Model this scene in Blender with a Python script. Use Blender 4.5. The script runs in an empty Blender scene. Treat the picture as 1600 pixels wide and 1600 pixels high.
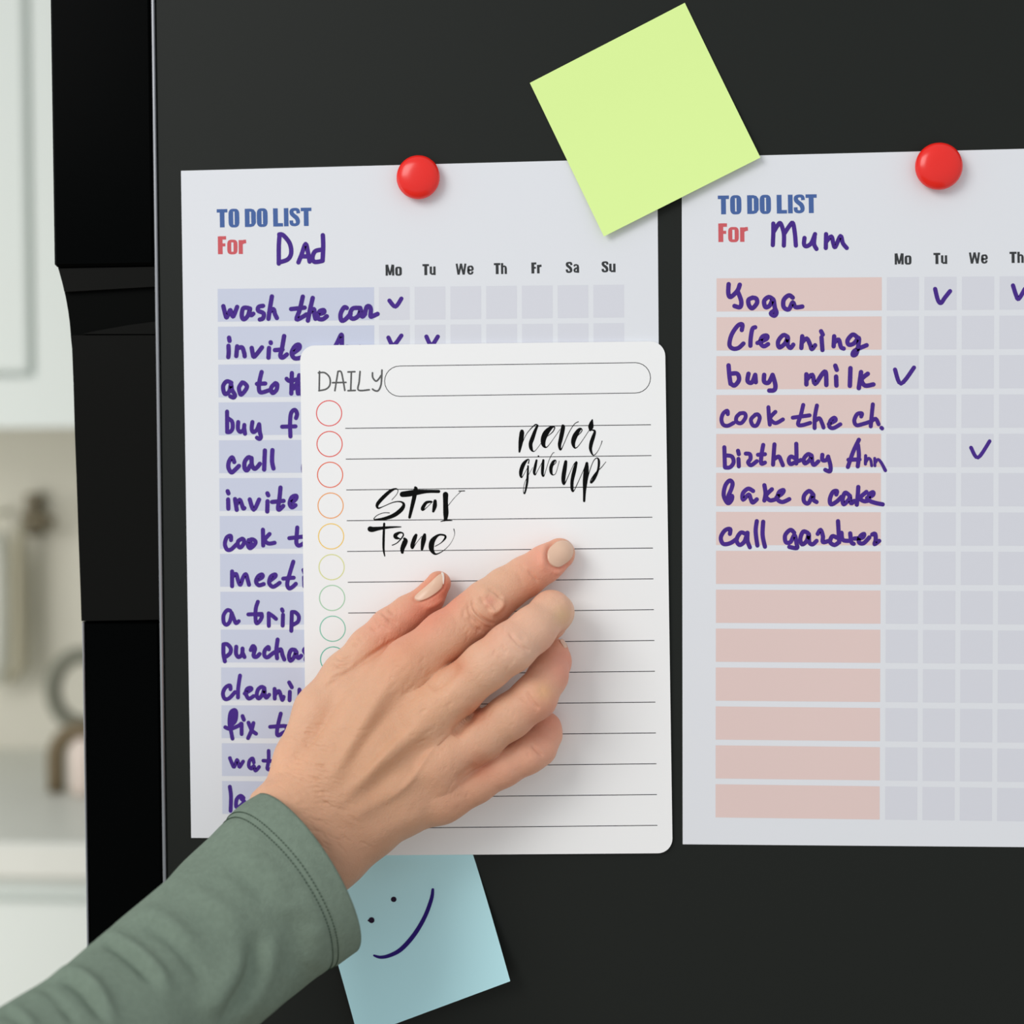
import bpy, math
import numpy as np
from mathutils import Matrix, Vector

# ------------------------------------------------------------------ camera, world, lights, exposure
scn = bpy.context.scene
COL = scn.collection
F = 2800.0                                   # focal length in pixels of a 1600 px frame
CAM = np.array([0.22193, -0.77905, 1.45 - 0.12709])
YAW, PITCH, ROLL = 0.09726, -0.03139, 0.00727
cy_, sy_, cp_, sp_, cr_, sr_ = math.cos(YAW), math.sin(YAW), math.cos(PITCH), math.sin(PITCH), math.cos(ROLL), math.sin(ROLL)
RM = (np.array([[cy_, -sy_, 0], [sy_, cy_, 0], [0, 0, 1]]) @ np.array([[1, 0, 0], [0, cp_, -sp_], [0, sp_, cp_]])
      @ np.array([[cr_, 0, sr_], [0, 1, 0], [-sr_, 0, cr_]]))       # columns: right, forward, up

camd = bpy.data.cameras.new('camera')
cam = bpy.data.objects.new('camera', camd)
COL.objects.link(cam)
m = Matrix.Identity(4)
for r in range(3):
    m[r][0], m[r][1], m[r][2], m[r][3] = RM[r][0], RM[r][2], -RM[r][1], CAM[r]
cam.matrix_world = m
camd.sensor_width = 36
camd.lens = 36 * F / 1600
camd.clip_start = 0.02
camd.dof.use_dof = True
camd.dof.focus_distance = 0.772
camd.dof.aperture_fstop = 6.0
scn.camera = cam

wd = bpy.data.worlds.new('world'); scn.world = wd
wd.use_nodes = True
wb = wd.node_tree.nodes['Background']
wb.inputs[0].default_value = (0.93, 0.97, 1.0, 1)
wb.inputs[1].default_value = 0.70

def area(name, loc, target, size, size_y, power, color):
    d = bpy.data.lights.new(name, 'AREA'); d.shape = 'RECTANGLE'; d.size = size; d.size_y = size_y
    d.energy = power; d.color = color
    o = bpy.data.objects.new(name, d); COL.objects.link(o)
    o.location = loc
    o.rotation_euler = (Vector(target) - Vector(loc)).to_track_quat('-Z', 'Y').to_euler()
    return o
area('window_light', (-1.15, -1.8, 2.4), (0.15, 0, 1.33), 1.2, 1.15, 27, (1.0, 0.985, 0.96))
area('kitchen_fill_light', (-1.5, 0.12, 0.85), (-0.9, 1.72, 0.80), 1.1, 1.6, 13.5, (1.0, 0.985, 0.95))  # added fill lamp that brightens the kitchen behind, no real window

vs = scn.view_settings
vs.view_transform = 'Standard'; vs.look = 'None'; vs.gamma = 1.0; vs.exposure = 0.0
vs.use_curve_mapping = False

# ------------------------------------------------------------------ helpers
def P(px, py, depth=0.0):
    """world point standing `depth` mm in front of the fridge side, seen at that pixel of the photograph"""
    d = RM @ np.array([(px - 800) / F, 1.0, -(py - 800) / F])
    t = (-depth / 1000.0 - CAM[1]) / d[1]
    return CAM + d * t

P0 = P

def PY(px, py, y):
    return P(px, py, -y * 1000.0)

def proj(X):
    """pixels of world points (n,3)"""
    d = (X - CAM) @ RM
    return np.stack([800 + F * d[:, 0] / d[:, 1], 800 - F * d[:, 2] / d[:, 1]], 1)

def srgb(r, g, b):
    f = lambda c: (c / 255 / 12.92) if c / 255 <= 0.04045 else ((c / 255 + 0.055) / 1.055) ** 2.4
    return (f(r), f(g), f(b), 1)

def mat(name, rgb, rough=0.6, spec=0.3, metal=0.0, bump=None, var=None, coat=0.0, sss=0.0, attr=None):
    """bump=(scale, strength, distance); var=(scale, amount): fine procedural colour variation"""
    mt = bpy.data.materials.new(name); mt.use_nodes = True
    nt = mt.node_tree; b = nt.nodes['Principled BSDF']; N = nt.nodes.new; L = nt.links.new
    b.inputs['Base Color'].default_value = rgb
    b.inputs['Roughness'].default_value = rough
    b.inputs['Specular IOR Level'].default_value = spec
    b.inputs['Metallic'].default_value = metal
    b.inputs['Coat Weight'].default_value = coat
    tc = N('ShaderNodeTexCoord')
    src = None
    if attr:
        a = N('ShaderNodeAttribute'); a.attribute_name = attr; src = a.outputs['Color']
        L(src, b.inputs['Base Color'])
    if var:
        n = N('ShaderNodeTexNoise'); n.inputs['Scale'].default_value = var[0]; n.inputs['Detail'].default_value = 5
        L(tc.outputs['Object'], n.inputs['Vector'])
        mx = N('ShaderNodeMix'); mx.data_type = 'RGBA'; mx.blend_type = 'MULTIPLY'
        mx.inputs[0].default_value = 1.0
        cr = N('ShaderNodeMapRange'); cr.inputs[3].default_value = 1 - var[1]; cr.inputs[4].default_value = 1 + var[1]
        L(n.outputs['Fac'], cr.inputs[0])
        cb = N('ShaderNodeCombineColor')
        for i in range(3): L(cr.outputs[0], cb.inputs[i])
        if src: L(src, mx.inputs[6])
        else: mx.inputs[6].default_value = rgb
        L(cb.outputs[0], mx.inputs[7]); L(mx.outputs[2], b.inputs['Base Color'])
    if bump:
        n = N('ShaderNodeTexNoise'); n.inputs['Scale'].default_value = bump[0]; n.inputs['Detail'].default_value = 6
        L(tc.outputs['Object'], n.inputs['Vector'])
        bp = N('ShaderNodeBump'); bp.inputs['Strength'].default_value = bump[1]; bp.inputs['Distance'].default_value = bump[2]
        L(n.outputs['Fac'], bp.inputs['Height']); L(bp.outputs[0], b.inputs['Normal'])
    if sss:
        b.inputs['Subsurface Weight'].default_value = sss
        b.inputs['Subsurface Radius'].default_value = (1.0, 0.35, 0.18)
        b.inputs['Subsurface Scale'].default_value = 0.003
    return mt

def obj(name, verts, faces, material, parent=None, smooth=False, origin=None):
    me = bpy.data.meshes.new(name)
    V = np.asarray(verts, float)
    o = bpy.data.objects.new(name, me)
    po = np.array(parent['_o']) if parent is not None and '_o' in parent else np.zeros(3)
    if origin is None: origin = V.mean(0) if parent is None else po
    me.from_pydata((V - origin).tolist(), [], [list(f) for f in faces])
    if smooth: me.polygons.foreach_set('use_smooth', [True] * len(me.polygons))
    me.materials.append(material); me.update()
    COL.objects.link(o)
    if parent is not None:
        o.parent = parent
        o.location = Vector(np.asarray(origin) - po)
    else:
        o.location = Vector(origin)
    o['_o'] = [float(c) for c in origin]
    return o

def tag(o, label=None, cat=None, group=None, kind=None):
    for k, v in (('label', label), ('category', cat), ('group', group), ('kind', kind)):
        if v: o[k] = v
    return o

def empty(name, loc, label=None, cat=None, group=None):
    o = bpy.data.objects.new(name, None); COL.objects.link(o)
    o.empty_display_size = 0.02
    o.location = Vector(loc); o['_o'] = [float(c) for c in loc]
    return tag(o, label, cat, group)

class MB:
    def __init__(s): s.v, s.f = [], []
    def add(s, v, f):
        k = len(s.v); s.v += [list(p) for p in v]; s.f += [[i + k for i in q] for q in f]; return s
    def box(s, x0, x1, y0, y1, z0, z1, bev=0.0):
        if bev <= 0:
            v = [(x, y, z) for z in (z0, z1) for y in (y0, y1) for x in (x0, x1)]
            return s.add(v, [(0, 2, 3, 1), (4, 5, 7, 6), (0, 1, 5, 4), (2, 6, 7, 3), (0, 4, 6, 2), (1, 3, 7, 5)])
        b = bev; lo = (x0, y0, z0); hi = (x1, y1, z1); v = []; idx = {}
        for sx in (0, 1):
            for sy in (0, 1):
                for sz in (0, 1):
                    c = [(hi, lo)[1 - q][i] if False else (hi[i] if q else lo[i]) for i, q in enumerate((sx, sy, sz))]
                    for a in range(3):
                        p = [c[i] + ((-b if q else b) if i != a else 0) for i, q in enumerate((sx, sy, sz))]
                        idx[(sx, sy, sz, a)] = len(v); v.append(p)
        f = []
        for a in range(3):
            u, w = [i for i in range(3) if i != a]
            for q in (0, 1):
                loop = []
                for (su, sw) in ((0, 0), (1, 0), (1, 1), (0, 1)):
                    k = [0, 0, 0]; k[a] = q; k[u] = su; k[w] = sw; loop.append(idx[(*k, a)])
                f.append(loop if (q == 1) == (a != 1) else loop[::-1])
        for a in range(3):
            u, w = [i for i in range(3) if i != a]
            for su in (0, 1):
                for sw in (0, 1):
                    e = []
                    for q, ax in ((0, u), (1, u), (1, w), (0, w)):
                        k = [0, 0, 0]; k[a] = q; k[u] = su; k[w] = sw; e.append(idx[(*k, ax)])
                    f.append(e)
        for sx in (0, 1):
            for sy in (0, 1):
                for sz in (0, 1): f.append([idx[(sx, sy, sz, a)] for a in range(3)])
        return s.add(v, f)
    def tube(s, pts, r, n=12, closed=False):
        pts = np.asarray(pts, float); m_ = len(pts); R = np.broadcast_to(np.asarray(r, float), (m_,)); V = []
        up = None
        for i in range(m_):
            if closed: t = pts[(i + 1) % m_] - pts[i - 1]
            else: t = pts[min(i + 1, m_ - 1)] - pts[max(i - 1, 0)]
            t = t / (np.linalg.norm(t) + 1e-12)
            if up is None:
                up = np.cross(t, [0.13, 0.97, 0.2]); up /= np.linalg.norm(up)
            up = up - t * (up @ t); up /= np.linalg.norm(up)
            w = np.cross(t, up)
            for k in range(n):
                a = 2 * math.pi * k / n
                V.append(pts[i] + R[i] * (math.cos(a) * up + math.sin(a) * w))
        f = []
        for i in range(m_ if closed else m_ - 1):
            j = (i + 1) % m_
            for k in range(n):
                f.append((i * n + k, i * n + (k + 1) % n, j * n + (k + 1) % n, j * n + k))
        if not closed: f += [list(range(n))[::-1], [(m_ - 1) * n + k for k in range(n)]]
        return s.add(V, f)
    def lathe(s, prof, c, axis, n=64):
        """prof: (radius, height) pairs along axis from c"""
        axis = np.asarray(axis, float); axis /= np.linalg.norm(axis)
        u = np.cross(axis, [0.2, 0.1, 0.97]); u /= np.linalg.norm(u); w = np.cross(axis, u)
        V = [np.asarray(c) + axis * h + r * (math.cos(2 * math.pi * k / n) * u + math.sin(2 * math.pi * k / n) * w)
             for r, h in prof for k in range(n)]
        f = [(i * n + k, i * n + (k + 1) % n, (i + 1) * n + (k + 1) % n, (i + 1) * n + k)
             for i in range(len(prof) - 1) for k in range(n)]
        return s.add(V, f)
    def prism(s, outline, y0, y1):
        """outline: (x, z) pairs, extruded from y0 to y1"""
        n = len(outline)
        v = [(x, y0, z) for x, z in outline] + [(x, y1, z) for x, z in outline]
        return s.add(v, [list(range(n)), list(range(n, 2 * n))[::-1]] + [(i, i + n, (i + 1) % n + n, (i + 1) % n) for i in range(n)])
    def build(s, name, material, parent=None, smooth=False, origin=None):
        return obj(name, s.v, s.f, material, parent, smooth, origin)

def fix(o):
    import bmesh
    bm = bmesh.new(); bm.from_mesh(o.data); bmesh.ops.recalc_face_normals(bm, faces=bm.faces); bm.to_mesh(o.data); bm.free()
    return o

def autosmooth(o, deg=35):
    me = o.data
    me.polygons.foreach_set('use_smooth', [True] * len(me.polygons))
    me.set_sharp_from_angle(angle=math.radians(deg)) if hasattr(me, 'set_sharp_from_angle') else None
    return o

# ------------------------------------------------------------------ materials
M = {}
M['fridge_side'] = mat('satin_black_steel', srgb(28, 31, 28), 0.52, 0.17, var=(2.5, 0.10))
M['fridge_door'] = mat('gloss_black_plastic', srgb(4, 5, 5), 0.22, 0.012)
M['fridge_recess'] = mat('moulded_black_plastic', srgb(15, 15, 13), 0.30, 0.06)
M['grip_dark'] = mat('deep_black_plastic', srgb(4, 5, 4), 0.4, 0.03)
M['trim'] = mat('brushed_metal_trim', srgb(150, 152, 156), 0.35, 0.5, metal=0.7)
M['paper'] = mat('printer_paper', srgb(230, 232, 237), 0.75, 0.15, bump=(700, 0.05, 0.0002))
M['pad'] = mat('white_dry_erase_film', srgb(246, 246, 246), 0.5, 0.25)
M['green'] = mat('lime_note_paper', srgb(225, 251, 161), 0.8, 0.1, bump=(40, 0.05, 0.001))
M['blue'] = mat('pale_blue_note_paper', srgb(194, 238, 245), 0.8, 0.1, bump=(40, 0.05, 0.001))
M['ink'] = mat('purple_marker_ink', srgb(72, 40, 138), 0.6, 0.2, var=(130, 0.30))
M['darkink'] = mat('dark_purple_ink', srgb(38, 12, 112), 0.6, 0.2)
M['blackink'] = mat('black_brush_ink', srgb(5, 6, 6), 0.7, 0.1)
M['line'] = mat('thin_printed_line', srgb(52, 52, 54), 0.7, 0.1)
M['greyprint'] = mat('grey_print', srgb(98, 98, 98), 0.7, 0.1)
M['title'] = mat('blue_print', srgb(78, 106, 164), 0.7, 0.1)
M['for'] = mat('red_print', srgb(210, 98, 104), 0.7, 0.1)
M['day'] = mat('charcoal_print', srgb(62, 64, 66), 0.7, 0.1)
M['bluebar'] = mat('pale_blue_print', srgb(206, 211, 229), 0.75, 0.12, var=(18, 0.02))
M['pinkbar'] = mat('pale_pink_print', srgb(231, 206, 201), 0.75, 0.12, var=(18, 0.02))
M['cell'] = mat('pale_grey_print', srgb(220, 221, 229), 0.75, 0.12)
M['red'] = mat('red_plastic', srgb(240, 34, 24), 0.24, 0.5)
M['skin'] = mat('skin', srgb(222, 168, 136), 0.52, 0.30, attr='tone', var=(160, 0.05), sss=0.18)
M['nail'] = mat('natural_nail', srgb(228, 190, 164), 0.25, 0.40, var=(90, 0.05))
M['nailtip'] = mat('white_nail_edge', srgb(240, 228, 218), 0.35, 0.4)
M['sleeve'] = mat('sage_green_jersey', srgb(124, 139, 124), 0.95, 0.06, bump=(1500, 0.6, 0.0008), var=(420, 0.16))
M['stitch'] = mat('dark_green_thread', srgb(58, 74, 60), 0.9, 0.05)
M['wall'] = mat('cream_painted_wall', srgb(216, 212, 198), 0.8, 0.2, bump=(60, 0.05, 0.001))
M['white_cab'] = mat('pale_painted_wood', srgb(214, 220, 215), 0.5, 0.3)
M['counter'] = mat('pale_stone_worktop', srgb(212, 213, 205), 0.4, 0.3, var=(30, 0.03))
M['floor'] = mat('light_oak_floor', srgb(170, 150, 125), 0.5, 0.3, var=(6, 0.12))
M['brown'] = mat('brown_wood', srgb(112, 98, 74), 0.6, 0.3)
M['bracket'] = mat('bronze_metal', srgb(116, 106, 84), 0.5, 0.4)
M['whiteware'] = mat('white_enamel', srgb(232, 232, 222), 0.4, 0.4)
M['greyware'] = mat('grey_stoneware', srgb(122, 122, 108), 0.6, 0.3)
M['pinkware'] = mat('pale_pink_ceramic', srgb(222, 206, 194), 0.5, 0.3)

# ------------------------------------------------------------------ setting
def struct(name, mb, material): return tag(mb.build(name, material), kind='structure')
WY = 1.72                                             # back wall
struct('floor', MB().box(-2.6, 1.0, -2.2, WY + 0.1, -0.05, 0), M['floor'])
struct('wall_back', MB().box(-2.6, 1.0, WY, WY + 0.1, 0, 2.75), M['wall'])
struct('wall_right', MB().box(0.80, 0.90, 0.0, WY, 0, 2.75), M['wall'])

# ------------------------------------------------------------------ refrigerator
XE = P(247, 700)[0]                                   # front edge of the side panel
fr = empty('refrigerator', (0.35, 0.33, 0.0), 'tall black refrigerator seen from the side, to-do lists hanging on it', 'refrigerator')
fix(MB().box(XE, 0.72, 0.0, 0.66, 0.04, 1.80, 0.002).build('side_panel', M['fridge_side'], fr))
tx = [P(243.5, 500)[0], P(246.2, 500)[0]]
o = MB().box(tx[0], tx[1] + 0.0006, -0.0012, 0.66, 0.05, 1.795, 0.0004).build('trim_strip', M['trim'], fr); fix(o)
tag(o, 'thin brushed metal strip down the panel edge')
def XZ(px, py, y=0.0): q = PY(px, py, y); return (q[0], q[2])
zt = 1.795
xd = tx[0] - 0.0004
ZU = P(160, 416)[2]; ZL = P(160, 969.5)[2]; ZR = P(160, 525)[2]
xl = P(82, 200)[0]
o = MB().box(xl, xd, -0.001, 0.655, ZU, zt, 0.0012).build('upper_door', M['fridge_door'], fr); fix(o)
# recessed grip: a scooped profile between the two doors
scoop = [XZ(x, y, 0.004) for x, y in ((90.5, 417), (94, 430), (99, 448), (103, 466), (106.5, 486), (109, 505), (111, 529))]
rec = MB().prism([(xd, ZU - 0.0004)] + scoop + [(xd, ZR + 0.0002)], 0.004, 0.65)
o = rec.build('handle_recess', M['grip_dark'], fr); fix(o)
tag(o, 'scooped grip below the upper door')
gz = [P(160, y)[2] for y in (418, 453)]
o = MB().prism([(xd, gz[0]), (XZ(91, 418, .001)[0], gz[0]), (XZ(95.5, 434, .001)[0], XZ(95, 434)[1]), (XZ(100.5, 453, .001)[0], gz[1] - 0.0005), (xd, gz[1] + 0.0012)], 0.001, 0.02).build('grip_lip', M['fridge_recess'], fr); fix(o)
o = MB().prism([XZ(245.8, 502, .001), XZ(200, 508, .001), XZ(150, 517, .001), XZ(128, 522, .001), XZ(245.8, 522, .001)], 0.001, 0.02).build('grip_ramp', M['fridge_recess'], fr); fix(o)
lo_prof = [XZ(x, y) for x, y in ((110.4, 524), (112.6, 545), (114.8, 600), (117, 680), (120, 760), (123, 850), (126, 930), (127.2, 970.4))]
o = MB().prism([(xd, ZR)] + lo_prof + [(xd, ZL + 0.0004)], 0.0, 0.655).build('lower_door', M['fridge_recess'], fr); fix(o)
q = P(129, 1200)
o = MB().box(P(128, 985)[0], xd, 0.0012, 0.655, 0.06, ZL - 0.0003, 0.0015).build('freezer_drawer', M['fridge_door'], fr); fix(o)
o = MB().box(P(127.6, 985)[0], P(127.6, 985)[0] + .0008, 0.0004, 0.655, 0.06, ZL - 0.0006, 0.0003).build('edge_trim', M['trim'], fr); fix(o)
tag(o, 'bright metal edge on the freezer drawer front')
o = MB().box(0.0, 0.7, 0.03, 0.63, 0.0, 0.041).build('plinth', M['fridge_door'], fr)

# ------------------------------------------------------------------ ink: strokes lying on sheets
def parse(s):
    return [np.array([[float(c) for c in p.split(',')] for p in st.split()]) for st in s.split('|')]

def catmull(p, n=5, closed=False):
    m_ = len(p)
    if m_ < 3 and not closed: return p
    out = []
    rng = range(m_ if closed else m_ - 1)
    for i in rng:
        if closed: a, b, c, d = p[i - 1], p[i], p[(i + 1) % m_], p[(i + 2) % m_]
        else: a, b, c, d = p[max(i - 1, 0)], p[i], p[i + 1], p[min(i + 2, m_ - 1)]
        for k in range(n):
            t = k / n
            out.append(0.5 * ((2 * b) + (c - a) * t + (2 * a - 5 * b + 4 * c - d) * t * t + (3 * b - a - 3 * c + d) * t ** 3))
    if not closed: out.append(p[-1])
    return np.array(out)

def stroke_mesh(mb, pts, depth, caps=True, joints=None, closed=False):
    """pts: (px, py, width px)"""
    n = len(pts); xy = pts[:, :2]; w = np.maximum(pts[:, 2], 0.3) / 2
    if closed: t = np.roll(xy, -1, 0) - np.roll(xy, 1, 0)
    else:
        t = np.zeros_like(xy); t[1:-1] = xy[2:] - xy[:-2]; t[0] = xy[1] - xy[0] if n > 1 else (1, 0); t[-1] = xy[-1] - xy[-2] if n > 1 else (1, 0)
    t /= (np.linalg.norm(t, axis=1, keepdims=True) + 1e-9)
    nr = np.stack([-t[:, 1], t[:, 0]], 1)
    A = xy + nr * w[:, None]; B = xy - nr * w[:, None]
    V = [P(*a, depth) for a in A] + [P(*b, depth) for b in B]
    fc = [(i, (i + 1) % n, n + (i + 1) % n, n + i) for i in range(n if closed else n - 1)]
    mb.add(V, fc)
    if caps and not closed:
        js = [(xy[0], w[0]), (xy[-1], w[-1])] + (joints or [])
        for c, r in js:
            depth += 0.0015
            mb.add([P(c[0] + r * math.cos(a), c[1] + r * math.sin(a), depth) for a in np.arange(12) * math.pi / 6], [list(range(12))])

def ink(name, text, region, width, depth, material, parent, label=None, smooth=True, caps=True, closed=False):
    if material is M['ink']: width *= 1.13
    x0, y0, s = region
    mb = MB(); d = depth
    for st in parse(text):
        if st.shape[1] == 2: st = np.hstack([st, np.full((len(st), 1), width)])
        st = st / s; st[:, 0] += x0; st[:, 1] += y0
        joints = [(p[:2], p[2] / 2 * 0.98) for p in st[1:-1]] if (caps and width) else None
        if len(st) == 1: st = np.vstack([st, st + [0.3, 0, 0]])
        c = catmull(st, 5, closed) if smooth else st
        stroke_mesh(mb, c, d, caps, joints, closed)
        d += 0.005
    o = mb.build(name, material, parent)
    return tag(o, label)

# condensed bold letters: strokes in a cell of height 1 (u to the right, v down), butt-ended
def ring(x0, x1, y0, y1, wv, wh):
    cx, cy = (x0 + x1) / 2, (y0 + y1) / 2; a, b = (x1 - x0 - wv) / 2, (y1 - y0 - wh) / 2; pts = []
    for k in range(28):
        t = 2 * math.pi * k / 28
        ex = math.copysign(abs(math.cos(t)) ** 0.55, math.cos(t)); ez = math.copysign(abs(math.sin(t)) ** 0.38, math.sin(t))
        pts.append((cx + a * ex, cy + b * ez, wv + (wh - wv) * abs(math.sin(t)) ** 3))
    return ('ring', pts)
W = 0.25
GL = {
 'T': (0.54, [[(0, .09, .18), (.54, .09, .18)], [(.27, .1, W), (.27, 1, W)]]),
 'O': (0.56, [ring(0, .56, -.01, 1.01, W, .15)]),
 'D': (0.56, [[(W / 2, 0, W), (W / 2, 1, W)], [(.1, .08, .16), (.3, .08, .16), (.40, .12, .19), (.445, .22, W), (.445, .78, W), (.40, .88, .19), (.3, .92, .16), (.1, .92, .16)]]),
 'L': (0.50, [[(W / 2, 0, W), (W / 2, 1, W)], [(.1, .91, .18), (.5, .91, .18)]]),
 'I': (0.24, [[(.12, 0, .24), (.12, 1, .24)]]),
 'S': (0.53, ['c', [(.45, .30, .19), (.42, .12, .18), (.27, .075, .15), (.12, .14, .20), (.12, .30, .22), (.22, .42, .22), (.36, .55, .23), (.42, .72, .22), (.40, .86, .19), (.26, .925, .15), (.11, .86, .19), (.09, .68, .19)]]),
 'F': (0.42, [[(W / 2, 0, W), (W / 2, 1, W)], [(.1, .09, .18), (.42, .09, .18)], [(.1, .48, .16), (.38, .48, .16)]]),
 'o': (0.52, [ring(0, .52, .2, 1.01, .21, .14)]),
 'r': (0.38, [[(.11, .22, .22), (.11, 1, .22)], [(.18, .36, .2), (.28, .31, .2), (.38, .30, .19)]]),
 'M': (0.68, [[(.1, 0, .19), (.1, 1, .19)], [(.58, 0, .19), (.58, 1, .19)], [(.14, .0, .17), (.33, .95, .15)], [(.54, .0, .17), (.35, .95, .15)]]),
 'u': (0.50, [[(.1, .22, .2), (.1, .84, .2), (.2, .92, .16), (.36, .88, .14)], [(.40, .22, .2), (.40, 1, .2)]]),
 'W': (0.80, [[(.07, 0, .17), (.2, 1, .17)], [(.4, 0, .17), (.22, 1, .15)], [(.4, 0, .17), (.58, 1, .15)], [(.73, 0, .17), (.6, 1, .17)]]),
 'e': (0.52, ['c', [(.1, .60, .14), (.41, .58, .14), (.42, .42, .18), (.36, .28, .16), (.25, .26, .13), (.13, .32, .18), (.11, .5, .2), (.11, .75, .2), (.16, .90, .16), (.27, .94, .13), (.38, .88, .16), (.42, .72, .18)]]),
 'h': (0.50, [[(.1, 0, .2), (.1, 1, .2)], [(.14, .36, .13), (.28, .28, .15), (.38, .36, .18), (.40, .5, .2), (.40, 1, .2)]]),
 'a': (0.50, [[(.10, .42, .17), (.14, .30, .16), (.26, .27, .13), (.37, .33, .17), (.39, .48, .2), (.39, 1, .2)], [(.36, .55, .12), (.18, .62, .16), (.11, .76, .19), (.14, .88, .17), (.24, .92, .14), (.36, .84, .13)]]),
}
def word(name, text, x0, y0, x1, y1, H, depth, material, parent, label=None, space=0.22, gap=0.045):
    """text from (x0,y0) at its top left to (x1,y1) at its top right, height H, in photograph pixels"""
    adv = []; u = 0
    for ch in text:
        if ch == ' ': u += space; continue
        adv.append((ch, u)); u += GL[ch][0] + gap
    tot = u - gap
    ex = np.array([x1 - x0, y1 - y0]) / tot; ey = np.array([-(y1 - y0), (x1 - x0)]); ey = ey / np.linalg.norm(ey) * H
    sc = (np.linalg.norm(ex) + H) / 2
    mb = MB(); d = depth
    for ch, u0 in adv:
        g = GL[ch][1]; curved = g[0] == 'c'
        for st in (g[1:] if curved else g):
            closed = isinstance(st, tuple)
            pts = np.array([[*(np.array([x0, y0]) + ex * (u0 + p[0]) + ey * p[1]), p[2] * sc] for p in (st[1] if closed else st)])
            if curved: pts = catmull(pts, 4)
            stroke_mesh(mb, pts, d, caps=False, closed=closed); d += 0.0015
    return tag(mb.build(name, material, parent), label)

def sheet(name, corners, depth, thick, material, parent, radius=0.0, lift=None, nx=1, ny=1):
    """thin slab; corners TL TR BR BL in photograph pixels on the fridge plane, radius in px"""
    C = [P(x, y) for x, y in corners]
    if lift: C[2] = C[1] + C[3] - C[0]                 # notes are exact parallelograms
    if radius:
        out = []
        for i in range(4):
            c, a, b = np.array(corners[i], float), np.array(corners[i - 1], float), np.array(corners[(i + 1) % 4], float)
            da = (a - c) / np.linalg.norm(a - c); db = (b - c) / np.linalg.norm(b - c)
            cc = c + (da + db) * radius
            for k in range(9):
                t = k / 8 * math.pi / 2
                out.append(cc - da * radius * math.sin(t) - db * radius * math.cos(t))
        # the order runs from the previous edge to the next one
        pts = [P(p[0], p[1]) for p in out]
        n = len(pts)
        V = [(p[0], -depth / 1000, p[2]) for p in pts] + [(p[0], -(depth - thick) / 1000, p[2]) for p in pts]
        o = obj(name, V, [list(range(n)), list(range(n, 2 * n))[::-1]] + [(i, i + n, (i + 1) % n + n, (i + 1) % n) for i in range(n)], material, parent)
        return fix(o)
    V = []
    for s_ in (0, 1):
        for j in range(ny + 1):
            for i in range(nx + 1):
                u, v = i / nx, j / ny
                p = (C[0] * (1 - u) + C[1] * u) * (1 - v) + (C[3] * (1 - u) + C[2] * u) * v
                h = depth + (lift(u, v) if lift else 0)
                V.append((p[0], -(h - s_ * thick) / 1000, p[2]))
    N1 = (nx + 1) * (ny + 1); f = []
    for j in range(ny):
        for i in range(nx):
            a = j * (nx + 1) + i
            f += [(a, a + 1, a + nx + 2, a + nx + 1), (N1 + a, N1 + a + nx + 1, N1 + a + nx + 2, N1 + a + 1)]
    bd = [j * (nx + 1) for j in range(ny + 1)], [j * (nx + 1) + nx for j in range(ny + 1)], list(range(nx + 1)), [ny * (nx + 1) + i for i in range(nx + 1)]
    for L_ in bd:
        for a, b in zip(L_[:-1], L_[1:]): f.append((a, b, b + N1, a + N1))
    return fix(obj(name, V, f, material, parent, smooth=False))

def quad_mesh(mb, c, depth):
    mb.add([P(x, y, depth) for x, y in c], [(0, 1, 2, 3)])

# ------------------------------------------------------------------ to-do list for Dad
A_, B_, C_, D_, E_ = (330, 450, 5.926), (330, 570, 8.889), (330, 750, 8.889), (330, 920, 8.889), (330, 1090, 8.42)
F_, G_, H_ = (1110, 430, 5.714), (1110, 610, 5.517), (1110, 740, 5.517)
T1, T2 = (330, 310, 8.0), (1110, 290, 6.667)
dp = 0.22
left = empty('checklist', P(655, 790, 0.2), 'white to-do list sheet headed Dad, with pale blue rows, partly under the daily pad', 'paper')
sheet('paper_sheet', [(283, 267), (1027, 247.3), (1035, 1313), (299, 1309)], dp, 0.12, M['paper'], left)
word('title_text', 'TO DO LIST', 338.5, 327.0, 486.5, 324.5, 28.5, dp + .03, M['title'], left, 'bold blue words TO DO LIST')
word('title_text', 'For', 340, 369.3, 384.5, 368.8, 28, dp + .03, M['for'], left, 'bold red word For')
for t, x0, x1, y in (('Mo', 602, 628, 413.6), ('Tu', 660, 680.6, 412.8), ('We', 712, 740.3, 412), ('Th', 771.6, 792, 411.2),
                     ('Fr', 830, 846, 410.2), ('Sa', 883.8, 905, 409.3), ('Su', 939.8, 961.8, 408.4)):
    word('day_heading', t, x0, y, x1, y - .3, 17.2, dp + .03, M['day'], left, 'charcoal heading ' + t)
gm = MB()
for i in range(14):
    s0 = -.0105 + i * .0013; xs = 340 + i * .54; y = 451.4 + i * 59.15; h = 51.3
    b = MB(); x2 = 584.5 + i * .35
    quad_mesh(b, [(xs, y), (x2, y + s0 * 245), (x2, y + h + s0 * 245), (xs + .4, y + h)], dp + .02)
    b.build('task_bar', M['bluebar'], left)
    for k in range(7):
        a = 592 + 55.85 * k + i * .25; yy = y + s0 * (a - xs)
        quad_mesh(gm, [(a, yy), (a + 48, yy + s0 * 48), (a + 48.2, yy + h + s0 * 48), (a + .2, yy + h)], dp + .02)
tag(gm.build('day_grid', M['cell'], left), 'pale grey grid of day boxes')
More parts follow.
